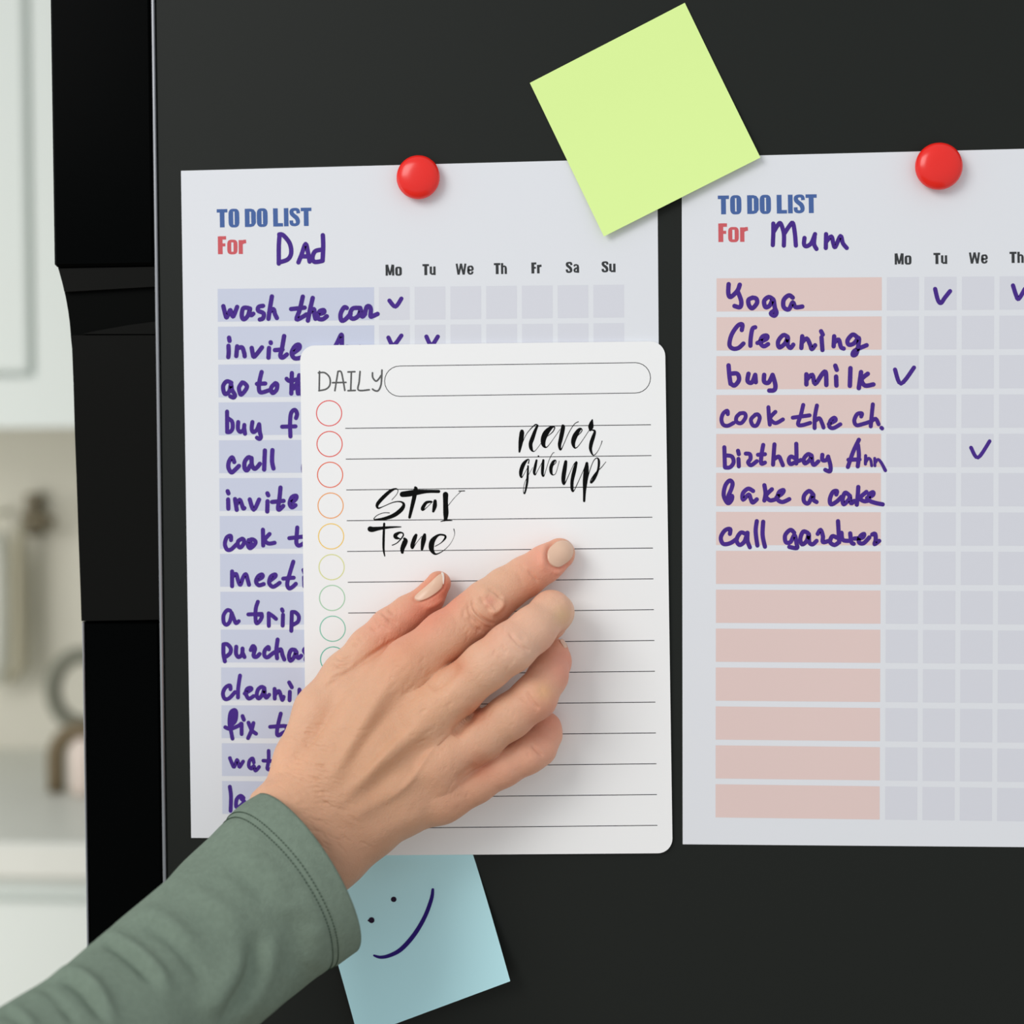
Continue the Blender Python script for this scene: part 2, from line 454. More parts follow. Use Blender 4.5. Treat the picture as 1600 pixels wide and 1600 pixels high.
hw = [
 ('Dad', T1, 50, "855,450 845,600 845,815|850,450 900,460 980,560 1000,680 960,760 870,795|1090,800 1130,700 1180,570 1210,680 1230,790|1130,725 1215,725|1395,460 1400,600 1392,780|1390,640 1300,660 1265,740 1285,790 1335,792 1390,780"),
 ('wash the car', A_, 37, "112,168 135,260 145,270 165,225 178,205 190,240 205,262 240,175|345,185 300,185 285,225 285,270 305,290 340,255 360,190 355,225 368,252 390,238|480,165 440,175 435,210 485,235 480,280 450,292|562,78 545,180 530,285|535,230 575,195 590,240 608,278|848,80 820,200 790,290 850,265 880,245|740,195 865,182|940,92 915,200 895,302|905,235 950,195 955,240 965,285|975,245 1040,230 1042,205 1005,215 985,255 995,285 1035,288 1070,262|1255,185 1230,180 1198,240 1205,300 1240,292 1290,240|1380,185 1310,190 1285,250 1310,285 1360,260 1385,200 1385,240 1400,265 1425,240|1425,230 1440,175 1465,170 1478,200 1475,262 1500,258 1540,240"),
 ('invite Ann', A_, 37, "160,535 162,600 158,640|165,460 170,490|240,540 232,630|240,560 285,550 305,600 310,632|375,555 385,610 400,635 470,550|535,555 530,645|550,503 552,510|675,445 655,560 640,625 660,645 700,615|590,575 660,570|755,605 815,560 812,525 775,540 745,600 770,650 830,645 860,630|1120,600 1175,490 1205,432 1210,480 1205,600|1250,600 1260,545 1285,600|1360,600 1378,545"),
 ('go to the', B_, 54, "280,250 215,230 165,300 190,405 250,370 275,270 290,350 330,420 310,455 265,438|430,245 388,310 392,370 415,415 470,360 497,300 460,255 430,245|700,100 670,230 662,330 690,385 800,355|635,265 750,260|890,255 832,320 850,392 905,350 917,275 890,255|1120,115 1115,300 1112,400|1048,195 1090,225 1180,205|1222,145 1195,290 1205,400|1140,330 1205,250 1245,300 1240,400"),
 ('buy f', B_, 52, "220,650 222,935|235,745 290,790 297,880 265,930 222,935|375,795 372,890 405,932 450,900 460,835|458,880 470,958|572,795 562,890 585,935 635,900 665,825|667,830 675,930 690,1000 670,1030 635,1012|1178,740 1192,680 1160,625 1110,670 1095,800 1100,995|985,860 1170,855"),
 ('call', B_, 55, "320,1350 290,1285 245,1350 240,1430 280,1495 330,1460 385,1405|555,1300 515,1285 465,1350 465,1440 500,1465 540,1400|560,1295 565,1390 600,1445 645,1415 675,1375|745,1190 735,1455|850,1185 845,1340 865,1440|1290,1360 1278,1430 1285,1490"),
 ('invite', C_, 54, "235,270 238,398|228,155 240,187|330,265 355,415|352,340 395,275 425,340 445,395 460,390|535,270 590,412 665,272|782,295 778,438|780,185 792,213|962,105 945,280 928,385 945,412 1000,360|845,305 1005,290|1090,330 1170,270 1180,220 1120,240 1090,325 1120,380 1170,350"),
 ('cook t', C_, 52, "275,835 270,775 215,800 190,890 220,965 275,965 350,895|430,815 375,850 372,910 405,938 448,890 455,835 430,815|520,835 508,900 540,948 600,900 615,855 575,825 530,840 560,890|718,690 722,910|810,750 745,830 795,882 880,872|1195,660 1185,800 1185,880 1220,912 1290,875|1085,808 1290,785"),
 ('meeting', C_, 52, "290,1270 290,1475|300,1340 345,1305 375,1400 405,1455 440,1360 480,1308 505,1380 525,1455|630,1395 710,1350 705,1312 650,1340 622,1410 660,1462 730,1445|815,1400 890,1340 885,1312 825,1345 805,1430 850,1482 900,1465 950,1428|1140,1135 1090,1300 1055,1440 1080,1505 1130,1485 1175,1442|1000,1370 1145,1357|1290,1350 1295,1475|1282,1250 1298,1295"),
 ('a trip', D_, 50, "265,305 220,298 172,370 175,465 215,500 260,450 285,335|290,350 320,430 345,478 382,450|648,180 620,270 615,400 630,480 680,440 705,370 650,360|515,356 700,348|798,340 800,515|805,345 850,375 900,418|997,360 992,512|982,285 992,308|1120,322 1112,585|1120,322 1170,328 1215,380 1205,455 1140,498"),
 ('purchase', D_, 52, "170,775 170,900 190,1008|170,772 220,770 270,825 262,895 205,942|348,805 345,900 380,948 428,910 435,830|435,890 462,948|550,850 580,795 608,830 592,895 592,938 630,945 672,905|800,840 792,808 745,855 738,925 780,952 850,900 900,870|922,705 905,850 915,965|915,880 965,840 990,920 1015,982|1165,850 1110,850 1080,930 1100,1000 1150,950 1180,870 1188,935 1215,962 1250,930|1310,825 1287,860 1320,920 1310,985"),
 ('cleaning', D_, 50, "268,1395 260,1342 200,1370 162,1450 188,1528 250,1520 330,1435|400,1205 375,1380 372,1510|465,1455 555,1400 545,1375 500,1390 480,1450 520,1525 590,1490|740,1380 700,1362 650,1400 632,1480 660,1525 710,1470 738,1390 745,1480 768,1512 805,1472|880,1390 882,1525|888,1470 940,1420 970,1495 988,1545 1005,1500|1092,1430 1088,1548|1082,1300 1120,1368|1225,1400 1225,1530|1230,1480 1290,1430 1310,1540"),
 ('fix tr', E_, 47, "250,370 315,310 330,200 305,163 255,200 240,330 262,450 280,540|250,330 290,260 300,200|185,390 250,412 350,375 395,342|400,345 400,480|412,243 430,293|490,330 535,430 590,475|555,335 530,430 485,533|915,210 885,330 865,450 880,498 950,460 1010,430|775,385 960,372|985,375 1005,470"),
 ('wate', E_, 44, "245,795 275,870 302,912 340,820 365,890 375,912 420,840|560,855 545,800 505,830 495,900 530,935 560,900 582,962 630,912|755,700 755,830 738,930 770,945 830,910|685,830 830,838|895,830 880,880"),
 ('la', E_, 47, "245,1172 260,1300 255,1490|425,1320 385,1292 335,1340 328,1430 360,1442 410,1400 435,1370 400,1335"),
]
for t, rg, w, s in hw:
    ink('handwriting', s, rg, w, dp + .05, M['ink'], left, 'purple handwriting reading ' + t)
for s in ("155,735 185,765 215,725", "150,920 175,958 215,910", "340,915 365,958 397,915"):
    ink('check_mark', s, (560, 240, 3.2), 19, dp + .05, M['ink'], left)

# ------------------------------------------------------------------ to-do list for Mum
right = empty('checklist', P(1430, 780, 0.2), 'white to-do list sheet headed Mum, with pale pink rows, right of the daily pad', 'paper')
sheet('paper_sheet', [(1065.2, 246), (1818, 227.3), (1826, 1325.3), (1066.7, 1319)], dp, 0.12, M['paper'], right)
word('title_text', 'TO DO LIST', 1121.5, 305.8, 1276, 303.6, 29.2, dp + .03, M['title'], right, 'bold blue words TO DO LIST')
word('title_text', 'For', 1122, 349.2, 1168.5, 348.8, 29, dp + .03, M['for'], right, 'bold red word For')
for t, x0, x1, y in (('Mo', 1397.5, 1424.3, 396), ('Tu', 1458.4, 1480, 395.3), ('We', 1514, 1543.6, 394.5), ('Th', 1577.3, 1599.6, 393.6),
                     ('Fr', 1637, 1654, 392.8), ('Sa', 1694, 1717, 392), ('Su', 1753, 1776, 391.3)):
    word('day_heading', t, x0, y, x1, y - .3, 17.4, dp + .03, M['day'], right, 'charcoal heading ' + t)
gm = MB()
for i in range(14):
    s0 = -.0068 + i * .00152; xs = 1119.6 - i * .12; y = 434.9 + i * 60.8; h = 51.9
    b = MB(); x2 = 1377.8 - i * .25
    quad_mesh(b, [(xs, y), (x2, y + s0 * 257), (x2, y + h + s0 * 257), (xs, y + h)], dp + .02)
    b.build('task_bar', M['pinkbar'], right)
    for k in range(7):
        a = 1385.7 + 58.7 * k - i * (.2 + .03 * k); yy = y + s0 * (a - xs)
        quad_mesh(gm, [(a, yy), (a + 50.3, yy + s0 * 50), (a + 50.2, yy + h + s0 * 50), (a - .1, yy + h)], dp + .02)
tag(gm.build('day_grid', M['cell'], right), 'pale grey grid of day boxes')
hw = [
 ('Mum', T2, 40, "655,395 655,500 650,620|660,480 710,400 735,400 765,500 765,625|770,500 830,410 860,392 880,500 890,625|980,545 975,610 1000,632 1050,600 1090,505|1085,530 1080,610 1105,660|1205,505 1202,650|1210,580 1260,530 1280,600 1300,640 1355,525 1380,600 1420,650"),
 ('Yoga', F_, 36, "163,80 160,160 180,195 240,140 262,85|242,140 275,230 265,285 215,275|380,200 340,220 345,270 375,295 415,250 410,210 375,200|560,215 520,195 480,230 492,285 530,270 560,215 575,290 590,335 570,362 540,340 580,310|735,200 700,180 655,220 655,285 700,305 735,242 760,285 820,280"),
 ('Cleaning', F_, 35, "280,490 285,440 245,450 190,530 170,620 200,655 250,650 295,610|400,465 375,480 360,560 357,630|420,605 500,570 505,540 465,548 445,600 475,635 515,615|690,550 650,535 605,590 615,645 665,610 692,555 690,620 715,650 740,620|820,545 812,650|818,600 860,565 890,620 905,660 935,625|992,555 1000,668|988,500 1003,530|1105,545 1100,635|1108,600 1145,575 1165,640 1190,655|1310,552 1270,530 1225,580 1235,620 1280,610 1325,560 1318,640 1300,705 1270,712 1290,672 1395,625"),
 ('buy milk', F_, 36, "162,805 170,900 180,970|178,880 240,880 255,935 215,985 180,965|340,880 332,945 370,958 400,890|400,890 405,955|480,890 480,950 520,958 555,890|557,895 580,980 570,1025 525,1030|857,885 857,975|862,930 910,890 935,970 1000,880 1030,868 1035,980|1122,905 1125,985|1115,808 1128,845|1250,830 1245,988|1345,865 1325,1008|1405,880 1350,930 1380,985 1455,975"),
 ('cook the ch.', G_, 31, "150,205 145,175 110,200 95,250 110,295 150,305 200,280|255,198 225,230 225,270 265,282 302,235 295,198 255,198|390,208 350,250 365,300 400,300 425,240 410,208 385,210|500,145 505,230 512,295|560,185 515,240 560,282 625,250|800,125 780,210 755,290 790,300 860,280|710,235 855,215|918,130 900,230 898,325|907,260 940,240 965,290 975,320|1020,290 1078,260 1068,235 1035,260 1025,310 1060,325 1120,292|1300,225 1305,198 1265,205 1240,260 1260,300 1320,288 1370,272|1400,120 1390,220 1382,310|1388,265 1425,245 1450,292|1474,322 1480,328"),
 ('birthday Ann', G_, 32, "120,490 125,660|132,560 185,570 200,620 170,662 128,665|242,590 245,655|238,520 245,550|305,545 340,550 345,590 325,620 350,645 400,610|455,470 440,560 438,630 470,622|410,555 470,550|552,465 545,560 540,640|552,590 590,570 610,610 625,645|740,460 742,560 740,630|735,590 695,570 675,600 690,635 730,620 780,600|870,560 840,550 805,590 815,630 855,600 872,560 878,620 895,642 930,612|965,555 965,600 1000,600 1015,570|1017,580 1035,650 1030,698 990,685|1280,425 1230,530 1185,660|1272,470 1280,560 1270,655|1190,598 1285,595|1338,562,27 1336,635,27|1340,618,25 1362,585,25 1382,602,25 1390,650,25|1416,585,25 1418,650,25|1420,625,25 1444,595,25 1472,622,27 1508,690,30"),
 ('bake a cake', H_, 33, "155,190 183,125 190,80 165,60 128,105 115,190 150,255 182,228 186,192 158,205|140,210 165,225|368,150 325,130 280,170 282,225 330,180 348,220 365,250 400,222|465,100 475,170 465,232|530,135 480,190 512,230 560,222|570,205 620,170 630,142 592,160 578,220 620,245 680,220|878,170 848,150 808,190 808,240 845,255 885,178 888,225 915,245|1085,180 1090,150 1055,160 1030,220 1040,265 1090,240 1130,200|1190,180 1160,165 1140,220 1150,265 1195,220 1202,190 1212,255 1240,235|1275,115 1270,190 1262,268|1345,158 1290,210 1325,238 1370,230|1350,210 1400,185 1402,160 1370,180 1370,230 1420,252 1485,265"),
 ('call gardner', H_, 33, "168,520 170,478 125,490 90,550 110,605 170,600 230,560|300,518 260,510 225,570 250,615 290,590 310,540 318,510|320,510 320,580 340,635|400,410 390,500 405,620|455,415 450,530 470,630|722,510 690,485 645,530 650,590 690,590 725,530 742,600 745,642 680,632|838,510 800,500 775,560 790,610 830,580 848,520 852,590 880,610 915,580|925,520 950,485 970,540 970,590 1020,580|1100,410 1105,500 1110,592|1090,552 1050,540 1032,590 1070,615 1110,590|1130,510 1140,570 1190,580|1205,515 1215,590 1235,605|1240,560 1310,552 1325,520 1292,540 1280,592 1320,600 1370,550|1395,525 1420,520 1425,570 1415,608 1455,580"),
]
for t, rg, w, s in hw:
    ink('handwriting', s, rg, w, dp + .05, M['ink'], right, 'purple handwriting reading ' + t)
for s, w, rg in (("590,520 620,640 655,680 700,620 760,545", 44, (1380, 380, 7.273)), ("1475,480 1510,590 1540,632 1610,520", 44, (1380, 380, 7.273)),
                 ("955,120 985,190 1050,110", 19, (1100, 540, 3.2)), ("1335,510 1370,560 1428,478", 17, (1100, 540, 3.2))):
    ink('check_mark', s, rg, w, dp + .05, M['ink'], right)

# ------------------------------------------------------------------ blue note (below the pad), its lower part stands off the door
blue = empty('sticky_note', P(680, 1450, 1.0), 'pale blue sticky note with a smiling face, below the daily pad', 'note', 'sticky notes')
lf = lambda u, v: 14.0 * max(0, v - .32) ** 1.5 + 3.0 * u * max(0, v - .32)
bc = [(480, 1354), (715, 1262), (800, 1520), (565, 1612)]
bd_ = 0.45
sheet('note_paper', bc, bd_, 0.15, M['blue'], blue, lift=lf, nx=24, ny=60)
BC = [P(*c) for c in bc]; BC[2] = BC[1] + BC[3] - BC[0]
def bluepoint(px, py, extra):
    """the point of the curved note seen at a pixel"""
    d = 3.0
    for _ in range(12):
        q = P0(px, py, d)
        # invert bilinear (close to affine)
        ex, ez = BC[1] - BC[0], BC[3] - BC[0]; r_ = q - BC[0]
        A2 = np.array([[ex[0], ez[0]], [ex[2], ez[2]]]); u, v = np.linalg.solve(A2, [r_[0], r_[2]])
        d = bd_ + lf(min(max(u, 0), 1), min(max(v, 0), 1)) + extra
    return P0(px, py, d)
def ink_on_blue(name, text, width, material, label=None):
    global P
    keep = P
    try:
        P = lambda px, py, depth=0.0: bluepoint(px, py, depth)
        return ink(name, text, (480, 1300, 4.0), width, 0.10, material, blue, label)
    finally: P = keep
M['dot'] = mat('dark_ink_dot', srgb(34, 14, 44), 0.6, 0.2)
ink_on_blue('drawn_eye', "540,421,34", 34, M['dot']); ink_on_blue('drawn_eye', "382,553,10 402,551,38", 34, M['dot'])
ink_on_blue('drawn_mouth', "785,360,18 776,420,24 735,530,26 670,640,28 590,730,28 520,770,24 460,783,20 418,772,13", 20, M['darkink'])

# ------------------------------------------------------------------ daily pad
pd = 1.65
pad = empty('daily_pad', P(762, 935, 1.6), 'white rounded daily planner pad with ruled lines, pressed by the hand', 'notepad')
sheet('board', [(470, 540.3), (1039.2, 533.6), (1051, 1331.8), (481.5, 1336)], pd, 1.0, M['pad'], pad, radius=23)
q1, q2 = pd + .03, pd + .06
ink('printed_heading', "797,562 795,680|790,570 830,570 860,600 862,645 838,672 793,682|893,682 902,625 912,565|912,562 932,564 945,620 955,680|878,632 962,630|975,565 1018,563|996,565 992,680|975,682 1020,680|1050,562 1045,625 1040,678 1108,676|1128,570 1130,600 1150,622 1170,605 1180,588|1187,553 1182,640 1165,680 1145,682 1128,672", (300, 440, 4.0), 10.5, q1, M['greyprint'], pad, 'grey printed word DAILY')
st = []
xl_, xr_, r_ = 600.9, 1016.4, 23.7
for k in range(13):
    a = math.pi / 2 + math.pi * k / 12; st.append((xl_ + r_ + r_ * math.cos(a), 595.6 - r_ * math.sin(a) , 1.1))
for k in range(13):
    a = -math.pi / 2 + math.pi * k / 12; st.append((xr_ - r_ + r_ * math.cos(a), 590.4 - r_ * math.sin(a), 1.1))
mb = MB(); stroke_mesh(mb, np.array(st), q1, closed=True)
tag(mb.build('title_field', M['line'], pad), 'empty rounded outline box beside the word DAILY')
cc = [(236, 82, 80), (236, 88, 76), (240, 104, 70), (247, 164, 92), (250, 206, 92), (222, 224, 150), (168, 212, 176), (128, 202, 176), (96, 194, 170), (96, 190, 190), (110, 170, 210), (130, 150, 215), (150, 130, 210)]
for i, c in enumerate(cc):
    mb = MB(); cx, cyy = 514.2 + i * .79, 645.7 + i * 48.1
    stroke_mesh(mb, np.array([(cx + 19.7 * math.cos(a), cyy + 19.7 * math.sin(a), 1.5) for a in np.arange(48) * math.pi / 24]), q1, closed=True)
    mb.build('bullet_circle', mat('circle_print_%s' % 'abcdefghijklm'[i], srgb(*c), 0.7, 0.1), pad)
for i in range(14):
    mb = MB(); x0 = 539.5 + i * .76; x1 = 1017 + i * .78
    stroke_mesh(mb, np.array([(x0, 669.3 + i * 48.1, 1.2), ((x0 + x1) / 2, 666.6 + i * 48.12, 1.2), (x1, 663.7 + i * 48.15, 1.2)]), q1, caps=False)
    mb.build('ruled_line', M['line'], pad)
ink('lettering', "240,320,55 238,350,70 222,480,66 203,620,28|250,485,8 290,390,9 345,310,11 430,225,18 465,228,26|470,235,30 435,310,46 395,420,60 368,500,58 375,570,50 402,612,22 440,600,8 525,490,7|620,390,8 690,330,14 722,270,16 700,252,26 650,280,60 590,350,85 555,440,78 558,520,56 598,555,18 660,490,8 800,290,7|840,235,36 845,260,60 818,400,62 793,520,50 808,592,24 850,520,10 930,340,10 1010,215,10 1070,178,12|1060,385,8 1115,325,14 1122,290,16 1085,292,48 1025,380,74 995,470,66 1002,535,42 1030,565,18 1090,510,9 1225,310,8|1275,150,20 1262,200,58 1253,255,78 1245,298,40|1245,300,12 1290,303,24 1312,325,34 1290,400,52 1258,500,56 1250,590,42 1290,672,16 1350,620,8 1400,520,7 1418,462,12",
    (790, 640, 9.412), 0, q2, M['blackink'], pad, 'black brush lettering reading never')
ink('lettering', "335,790,18 345,740,14 320,738,25 265,800,56 230,890,58 222,960,45 235,1000,18 270,950,8 330,840,8|330,830,25 325,950,30 315,1080,34 280,1235,20 262,1180,8 290,1050,7 400,850,5|455,745,30 437,830,42 420,920,40 435,960,18 470,900,8 545,760,8|482,683,22 484,686,22|555,745,34 545,850,46 542,950,38 560,980,16 590,900,8 640,740,8 690,645,9 715,632,9|690,830,8 738,780,12 735,745,16 700,770,44 668,850,52 670,925,42 695,960,16 740,930,8 790,755,7|885,765,45 872,850,60 852,980,62 850,1070,50 868,1092,18 930,960,9 1000,810,9 1040,770,24|1040,780,38 1010,900,56 978,1050,50 978,1170,42 1000,1200,14 1060,1080,10 1150,880,10 1190,795,24|1195,790,42 1185,900,75 1170,1050,70 1160,1200,45 1155,1345,34|1200,1050,9 1230,920,10 1290,760,10 1345,712,16 1372,760,34 1358,890,32 1305,1010,42 1258,1075,28 1252,1040,14 1290,980,20 1340,910,12 1400,860,10 1475,768,7",
    (790, 640, 9.412), 0, q2, M['blackink'], pad, 'black brush lettering reading give up')
ink('lettering', "465,365,8 530,290,8 550,235,10 520,210,18 440,245,45 330,345,52 262,430,46 275,480,24 350,455,12 480,400,14 580,390,20 630,425,38 600,495,58 500,575,58 380,620,45 260,638,26 215,630,14 260,580,10 350,545,10 430,545,12|612,288,78 700,278,85 800,262,78 950,248,48 1115,248,44|790,195,38 795,220,58 770,350,58 740,480,50 710,608,38|1010,390,28 940,405,42 890,485,50 905,505,20 960,460,8 1030,390,10|1065,380,45 1060,450,60 1040,525,34|1210,290,76 1210,400,68 1215,550,74 1210,630,50|1235,460,7 1330,340,6 1420,250,6|1395,243,12 1475,240,13|1145,665,10 1215,650,20 1300,652,11",
    (560, 740, 8.889), 0, q2, M['blackink'], pad, 'black brush lettering reading Stay')
ink('lettering', "165,770,78 200,775,72 300,760,48 450,745,30 590,740,14|358,695,30 350,900,34 350,1050,30 365,1145,16|470,995,14 540,960,14 615,875,20 618,830,20 570,820,30 515,855,56 525,890,48 580,905,12|640,905,38 650,940,72 612,1040,62 610,1095,40|800,855,42 780,900,58 747,1000,54 755,1035,25 800,970,8 880,870,8|920,850,42 905,920,68 882,1050,36|1065,1010,10 1150,960,12 1208,890,30 1190,855,26 1110,855,30 1032,930,70 1012,1020,74 1032,1085,50 1080,1118,22 1180,1070,9 1280,970,5 1335,850,5 1325,770,12",
    (560, 740, 8.889), 0, q2, M['blackink'], pad, 'black brush lettering reading True')

# ------------------------------------------------------------------ green note over both sheets
green = empty('sticky_note', P(1010, 190, 1.0), 'blank lime green sticky note stuck across the tops of both sheets', 'note', 'sticky notes')
gl = lambda u, v: 0.15 + 5.0 * max(0, v - .25) ** 1.7 + 1.0 * max(0, u - .7) * (1 - v)
sheet('note_paper', [(828, 130), (1070, 5.2), (1189, 248), (944.2, 371)], 0.45, 0.15, M['green'], green, lift=gl, nx=8, ny=16)
for o in (green, blue): del o['group']

# ------------------------------------------------------------------ magnets
def magnet(px, py, rpx, label):
    c = P(px, py, 0.25); s_ = 0.2775e-3 * rpx
    e = empty('round_magnet', c, label, 'magnet', 'red round magnets')
    prof = [(0, 0.0), (.60, 0.0), (.62, .02), (.62, .16), (.80, .20), (.93, .28), (.985, .38), (1.0, .50), (.985, .60), (.94, .70), (.86, .80), (.74, .88), (.58, .945), (.38, .985), (.18, .998), (0.001, 1.0)]
    k = [(a * s_, b * s_ * .78) for a, b in prof]
    o = fix(MB().lathe(k[:4], c, (0, -1, 0)).build('magnet_base', M['red'], e, True))
    o = fix(MB().lathe(k[3:], c, (0, -1, 0), 72).build('magnet_dome', M['red'], e, True))
    return e
magnet(655.3, 279, 34.3, 'red domed magnet at the top of the Dad list')
magnet(1465, 262, 35.8, 'red domed magnet at the top of the Mum list')

# ------------------------------------------------------------------ the hand: signed distance field meshed with surface nets
def Z(X, Y, d): return P(380 + X / 2.857, 780 + Y / 2.857, d) * 1000.0
def rz(r, d): return r / 2.857 * (CAM[1] * -1000 - d) / F * 1.0
TIP = 1.75                                            # front of the pad in mm
chains = {
 'index': [(1412, 243, 9.3, 70), (1345, 290, 10.3, 80), (1258, 347, 12.5, 88), (1170, 402, 16, 94), (1088, 470, 21, 106), (1020, 525, 24, 105), (900, 612, 27.5, 110), (760, 735, 31, 122)],
 'middle': [(1372, 555, 10.5, 74), (1392, 505, 17, 80), (1375, 500, 24, 88), (1290, 585, 34, 101), (1195, 662, 40, 110), (1085, 745, 38, 108), (950, 860, 36, 112), (810, 985, 34, 122)],
 'ring': [(1386, 690, 10, 70), (1380, 725, 16, 80), (1360, 790, 24, 86), (1300, 885, 31, 98), (1190, 970, 31, 98), (1060, 1060, 31, 104), (870, 1190, 32, 122)],
 'pinky': [(1350, 1018, 9, 70), (1343, 1050, 12, 76), (1315, 1110, 18, 80), (1265, 1140, 22, 84), (1160, 1195, 24, 86), (1030, 1262, 26, 96), (880, 1335, 28, 110)],
 'thumb': [(872, 376, 10.0, 56), (826, 446, 10.8, 62), (740, 510, 12, 76), (655, 575, 14.5, 84), (560, 660, 17, 84), (455, 785, 20, 98), (350, 950, 26, 122), (262, 1165, 34, 122), (195, 1330, 42, 116)],
}
palm = [
 [(740, 745, 30, 118), (560, 960, 36, 122), (380, 1220, 42, 132), (170, 1400, 47, 132)],
 [(830, 960, 33, 118), (640, 1130, 39, 122), (430, 1350, 44, 140), (240, 1460, 48, 150)],
 [(880, 1160, 31, 116), (700, 1290, 37, 120), (500, 1440, 43, 140), (320, 1540, 48, 150)],
 [(885, 1330, 28, 104), (720, 1385, 33, 112), (560, 1482, 40, 118), (400, 1590, 46, 130)],
 [(900, 780, 22, 95), (960, 960, 22, 92), (965, 1130, 21, 90), (950, 1260, 20, 82)],       # pads under the knuckles
 [(420, 930, 22, 130), (600, 1150, 22, 140), (560, 1330, 26, 140)],                        # fleshy palm side
 [(450, 820, 23, 95), (600, 800, 22, 85), (740, 760, 20, 80)],                             # web between thumb and index
]
# the forearm that fills the sleeve
def bary(t, a, b): return a + (b - a) * t
arm = [(170, 1400), (240, 1460), (320, 1540), (400, 1600)]
fore = []
for k in range(4):
    x, y = arm[k]; fore.append([(x, y, 48, (132, 150, 150, 134)[k]), (x - 190, y + 170, 55, 145), (x - 420, y + 380, 72, 160), (x - 800, y + 700, 112, 175)])

H = 0.46                                              # grid step in mm
allp = np.array([Z(a, b, c) for ch in list(chains.values()) + palm + [f[:2] for f in fore] for a, b, c, r in ch])
lo = allp.min(0) - 17; hi = allp.max(0) + 17
cutx = P(440, 1430, 55)[0] * 1000
lo[1] = -100; lo[0] = max(lo[0], P(395, 1400, 50)[0] * 1000)
n3 = np.ceil((hi - lo) / H).astype(int) + 1
gx, gy, gz_ = [(lo[i] + np.arange(n3[i]) * H).astype(np.float32) for i in range(3)]

def smin(a, b, k):
    h = np.maximum(k - np.abs(a - b), 0) / k
    return np.minimum(a, b) - h * h * k * 0.25

BIG = 30.0
def chain_field(ch, k=3.0, pts=None):
    """distance to a chain of tapered capsules, on the grid or at points"""
    if pts is None: out = np.full(tuple(n3), BIG, np.float32)
    else: out = np.full(len(pts), BIG)
    for (x0, y0, d0, r0), (x1, y1, d1, r1) in zip(ch[:-1], ch[1:]):
        a, b = Z(x0, y0, d0), Z(x1, y1, d1); ra, rb = rz(r0, d0), rz(r1, d1)
        ab = b - a; L2 = ab @ ab
        if pts is None:
            mn = np.minimum(a, b) - max(ra, rb) - 11; mx = np.maximum(a, b) + max(ra, rb) + 11
            i0 = np.clip(np.floor((mn - lo) / H).astype(int), 0, n3); i1 = np.clip(np.ceil((mx - lo) / H).astype(int), 0, n3)
            if (i1 <= i0).any(): continue
            sl = tuple(slice(p, q) for p, q in zip(i0, i1))
            X = gx[sl[0]][:, None, None] - a[0]; Y = gy[sl[1]][None, :, None] - a[1]; Zz = gz_[sl[2]][None, None, :] - a[2]
        else: X, Y, Zz = (pts - a).T
        t = np.clip((X * ab[0] + Y * ab[1] + Zz * ab[2]) / L2, 0, 1)
        d = np.sqrt((X - t * ab[0]) ** 2 + (Y - t * ab[1]) ** 2 + (Zz - t * ab[2]) ** 2) - (ra + (rb - ra) * t)
        if pts is None: out[sl] = smin(out[sl], d.astype(np.float32), k)
        else: out = smin(out, d, k)
    return out

def hand_field(pts=None):
    pf = None
    for c in palm + fore:
        f = chain_field(c, 4, pts); pf = f if pf is None else smin(pf, f, 9.0)
    fg = None
    for nme in ('index', 'middle', 'ring', 'pinky'):
        f = chain_field(chains[nme], 3.0, pts); fg = f if fg is None else smin(fg, f, 0.5)
    f = smin(pf, fg, 5.5)
    th = chain_field(chains['thumb'], 4, pts)
    return smin(f, th, 2.6)

def surface_nets(F3):
    s = F3 < 0
    c = np.zeros(tuple(n3 - 1), np.uint8)
    for i in (0, 1):
        for j in (0, 1):
            for k in (0, 1):
                c += s[i:n3[0] - 1 + i, j:n3[1] - 1 + j, k:n3[2] - 1 + k]
    act = np.argwhere((c > 0) & (c < 8))
    idx = -np.ones(tuple(n3 - 1), np.int32); idx[tuple(act.T)] = np.arange(len(act))
    corners = [(i, j, k) for i in (0, 1) for j in (0, 1) for k in (0, 1)]
    val = {q: F3[act[:, 0] + q[0], act[:, 1] + q[1], act[:, 2] + q[2]].astype(float) for q in corners}
    acc = np.zeros((len(act), 3)); cnt = np.zeros(len(act))
    for q in corners:
        for ax in range(3):
            if q[ax]: continue
            r = list(q); r[ax] = 1; r = tuple(r)
            a, b = val[q], val[r]; cr = (a < 0) != (b < 0)
            t = np.where(cr, a / np.where(cr, a - b, 1), 0)
            p = np.tile(np.array(q, float), (len(act), 1)); p[:, ax] += t
            acc[cr] += p[cr]; cnt[cr] += 1
    V = lo + (act + acc / cnt[:, None]) * H
    faces = []
    for ax in range(3):
        u, w = (ax + 1) % 3, (ax + 2) % 3
        sl0 = [slice(1, -1)] * 3; sl1 = [slice(1, -1)] * 3
        sl0[ax] = slice(0, -1); sl1[ax] = slice(1, None)
        a, b = s[tuple(sl0)], s[tuple(sl1)]
        e = np.argwhere(a != b); inside = a[tuple(e.T)]
        off = np.array([1, 1, 1]); off[ax] = 0; e = e + off
        def cell(du, dw):
            q = e.copy(); q[:, u] += du; q[:, w] += dw; return idx[tuple(q.T)]
        quad = np.stack([cell(-1, -1), cell(0, -1), cell(0, 0), cell(-1, 0)], 1)
        quad[~inside] = quad[~inside][:, ::-1]
        faces.append(quad[(quad >= 0).all(1)])
    return V, np.concatenate(faces)

fld = hand_field()
Vh, Fh = surface_nets(fld)
del fld

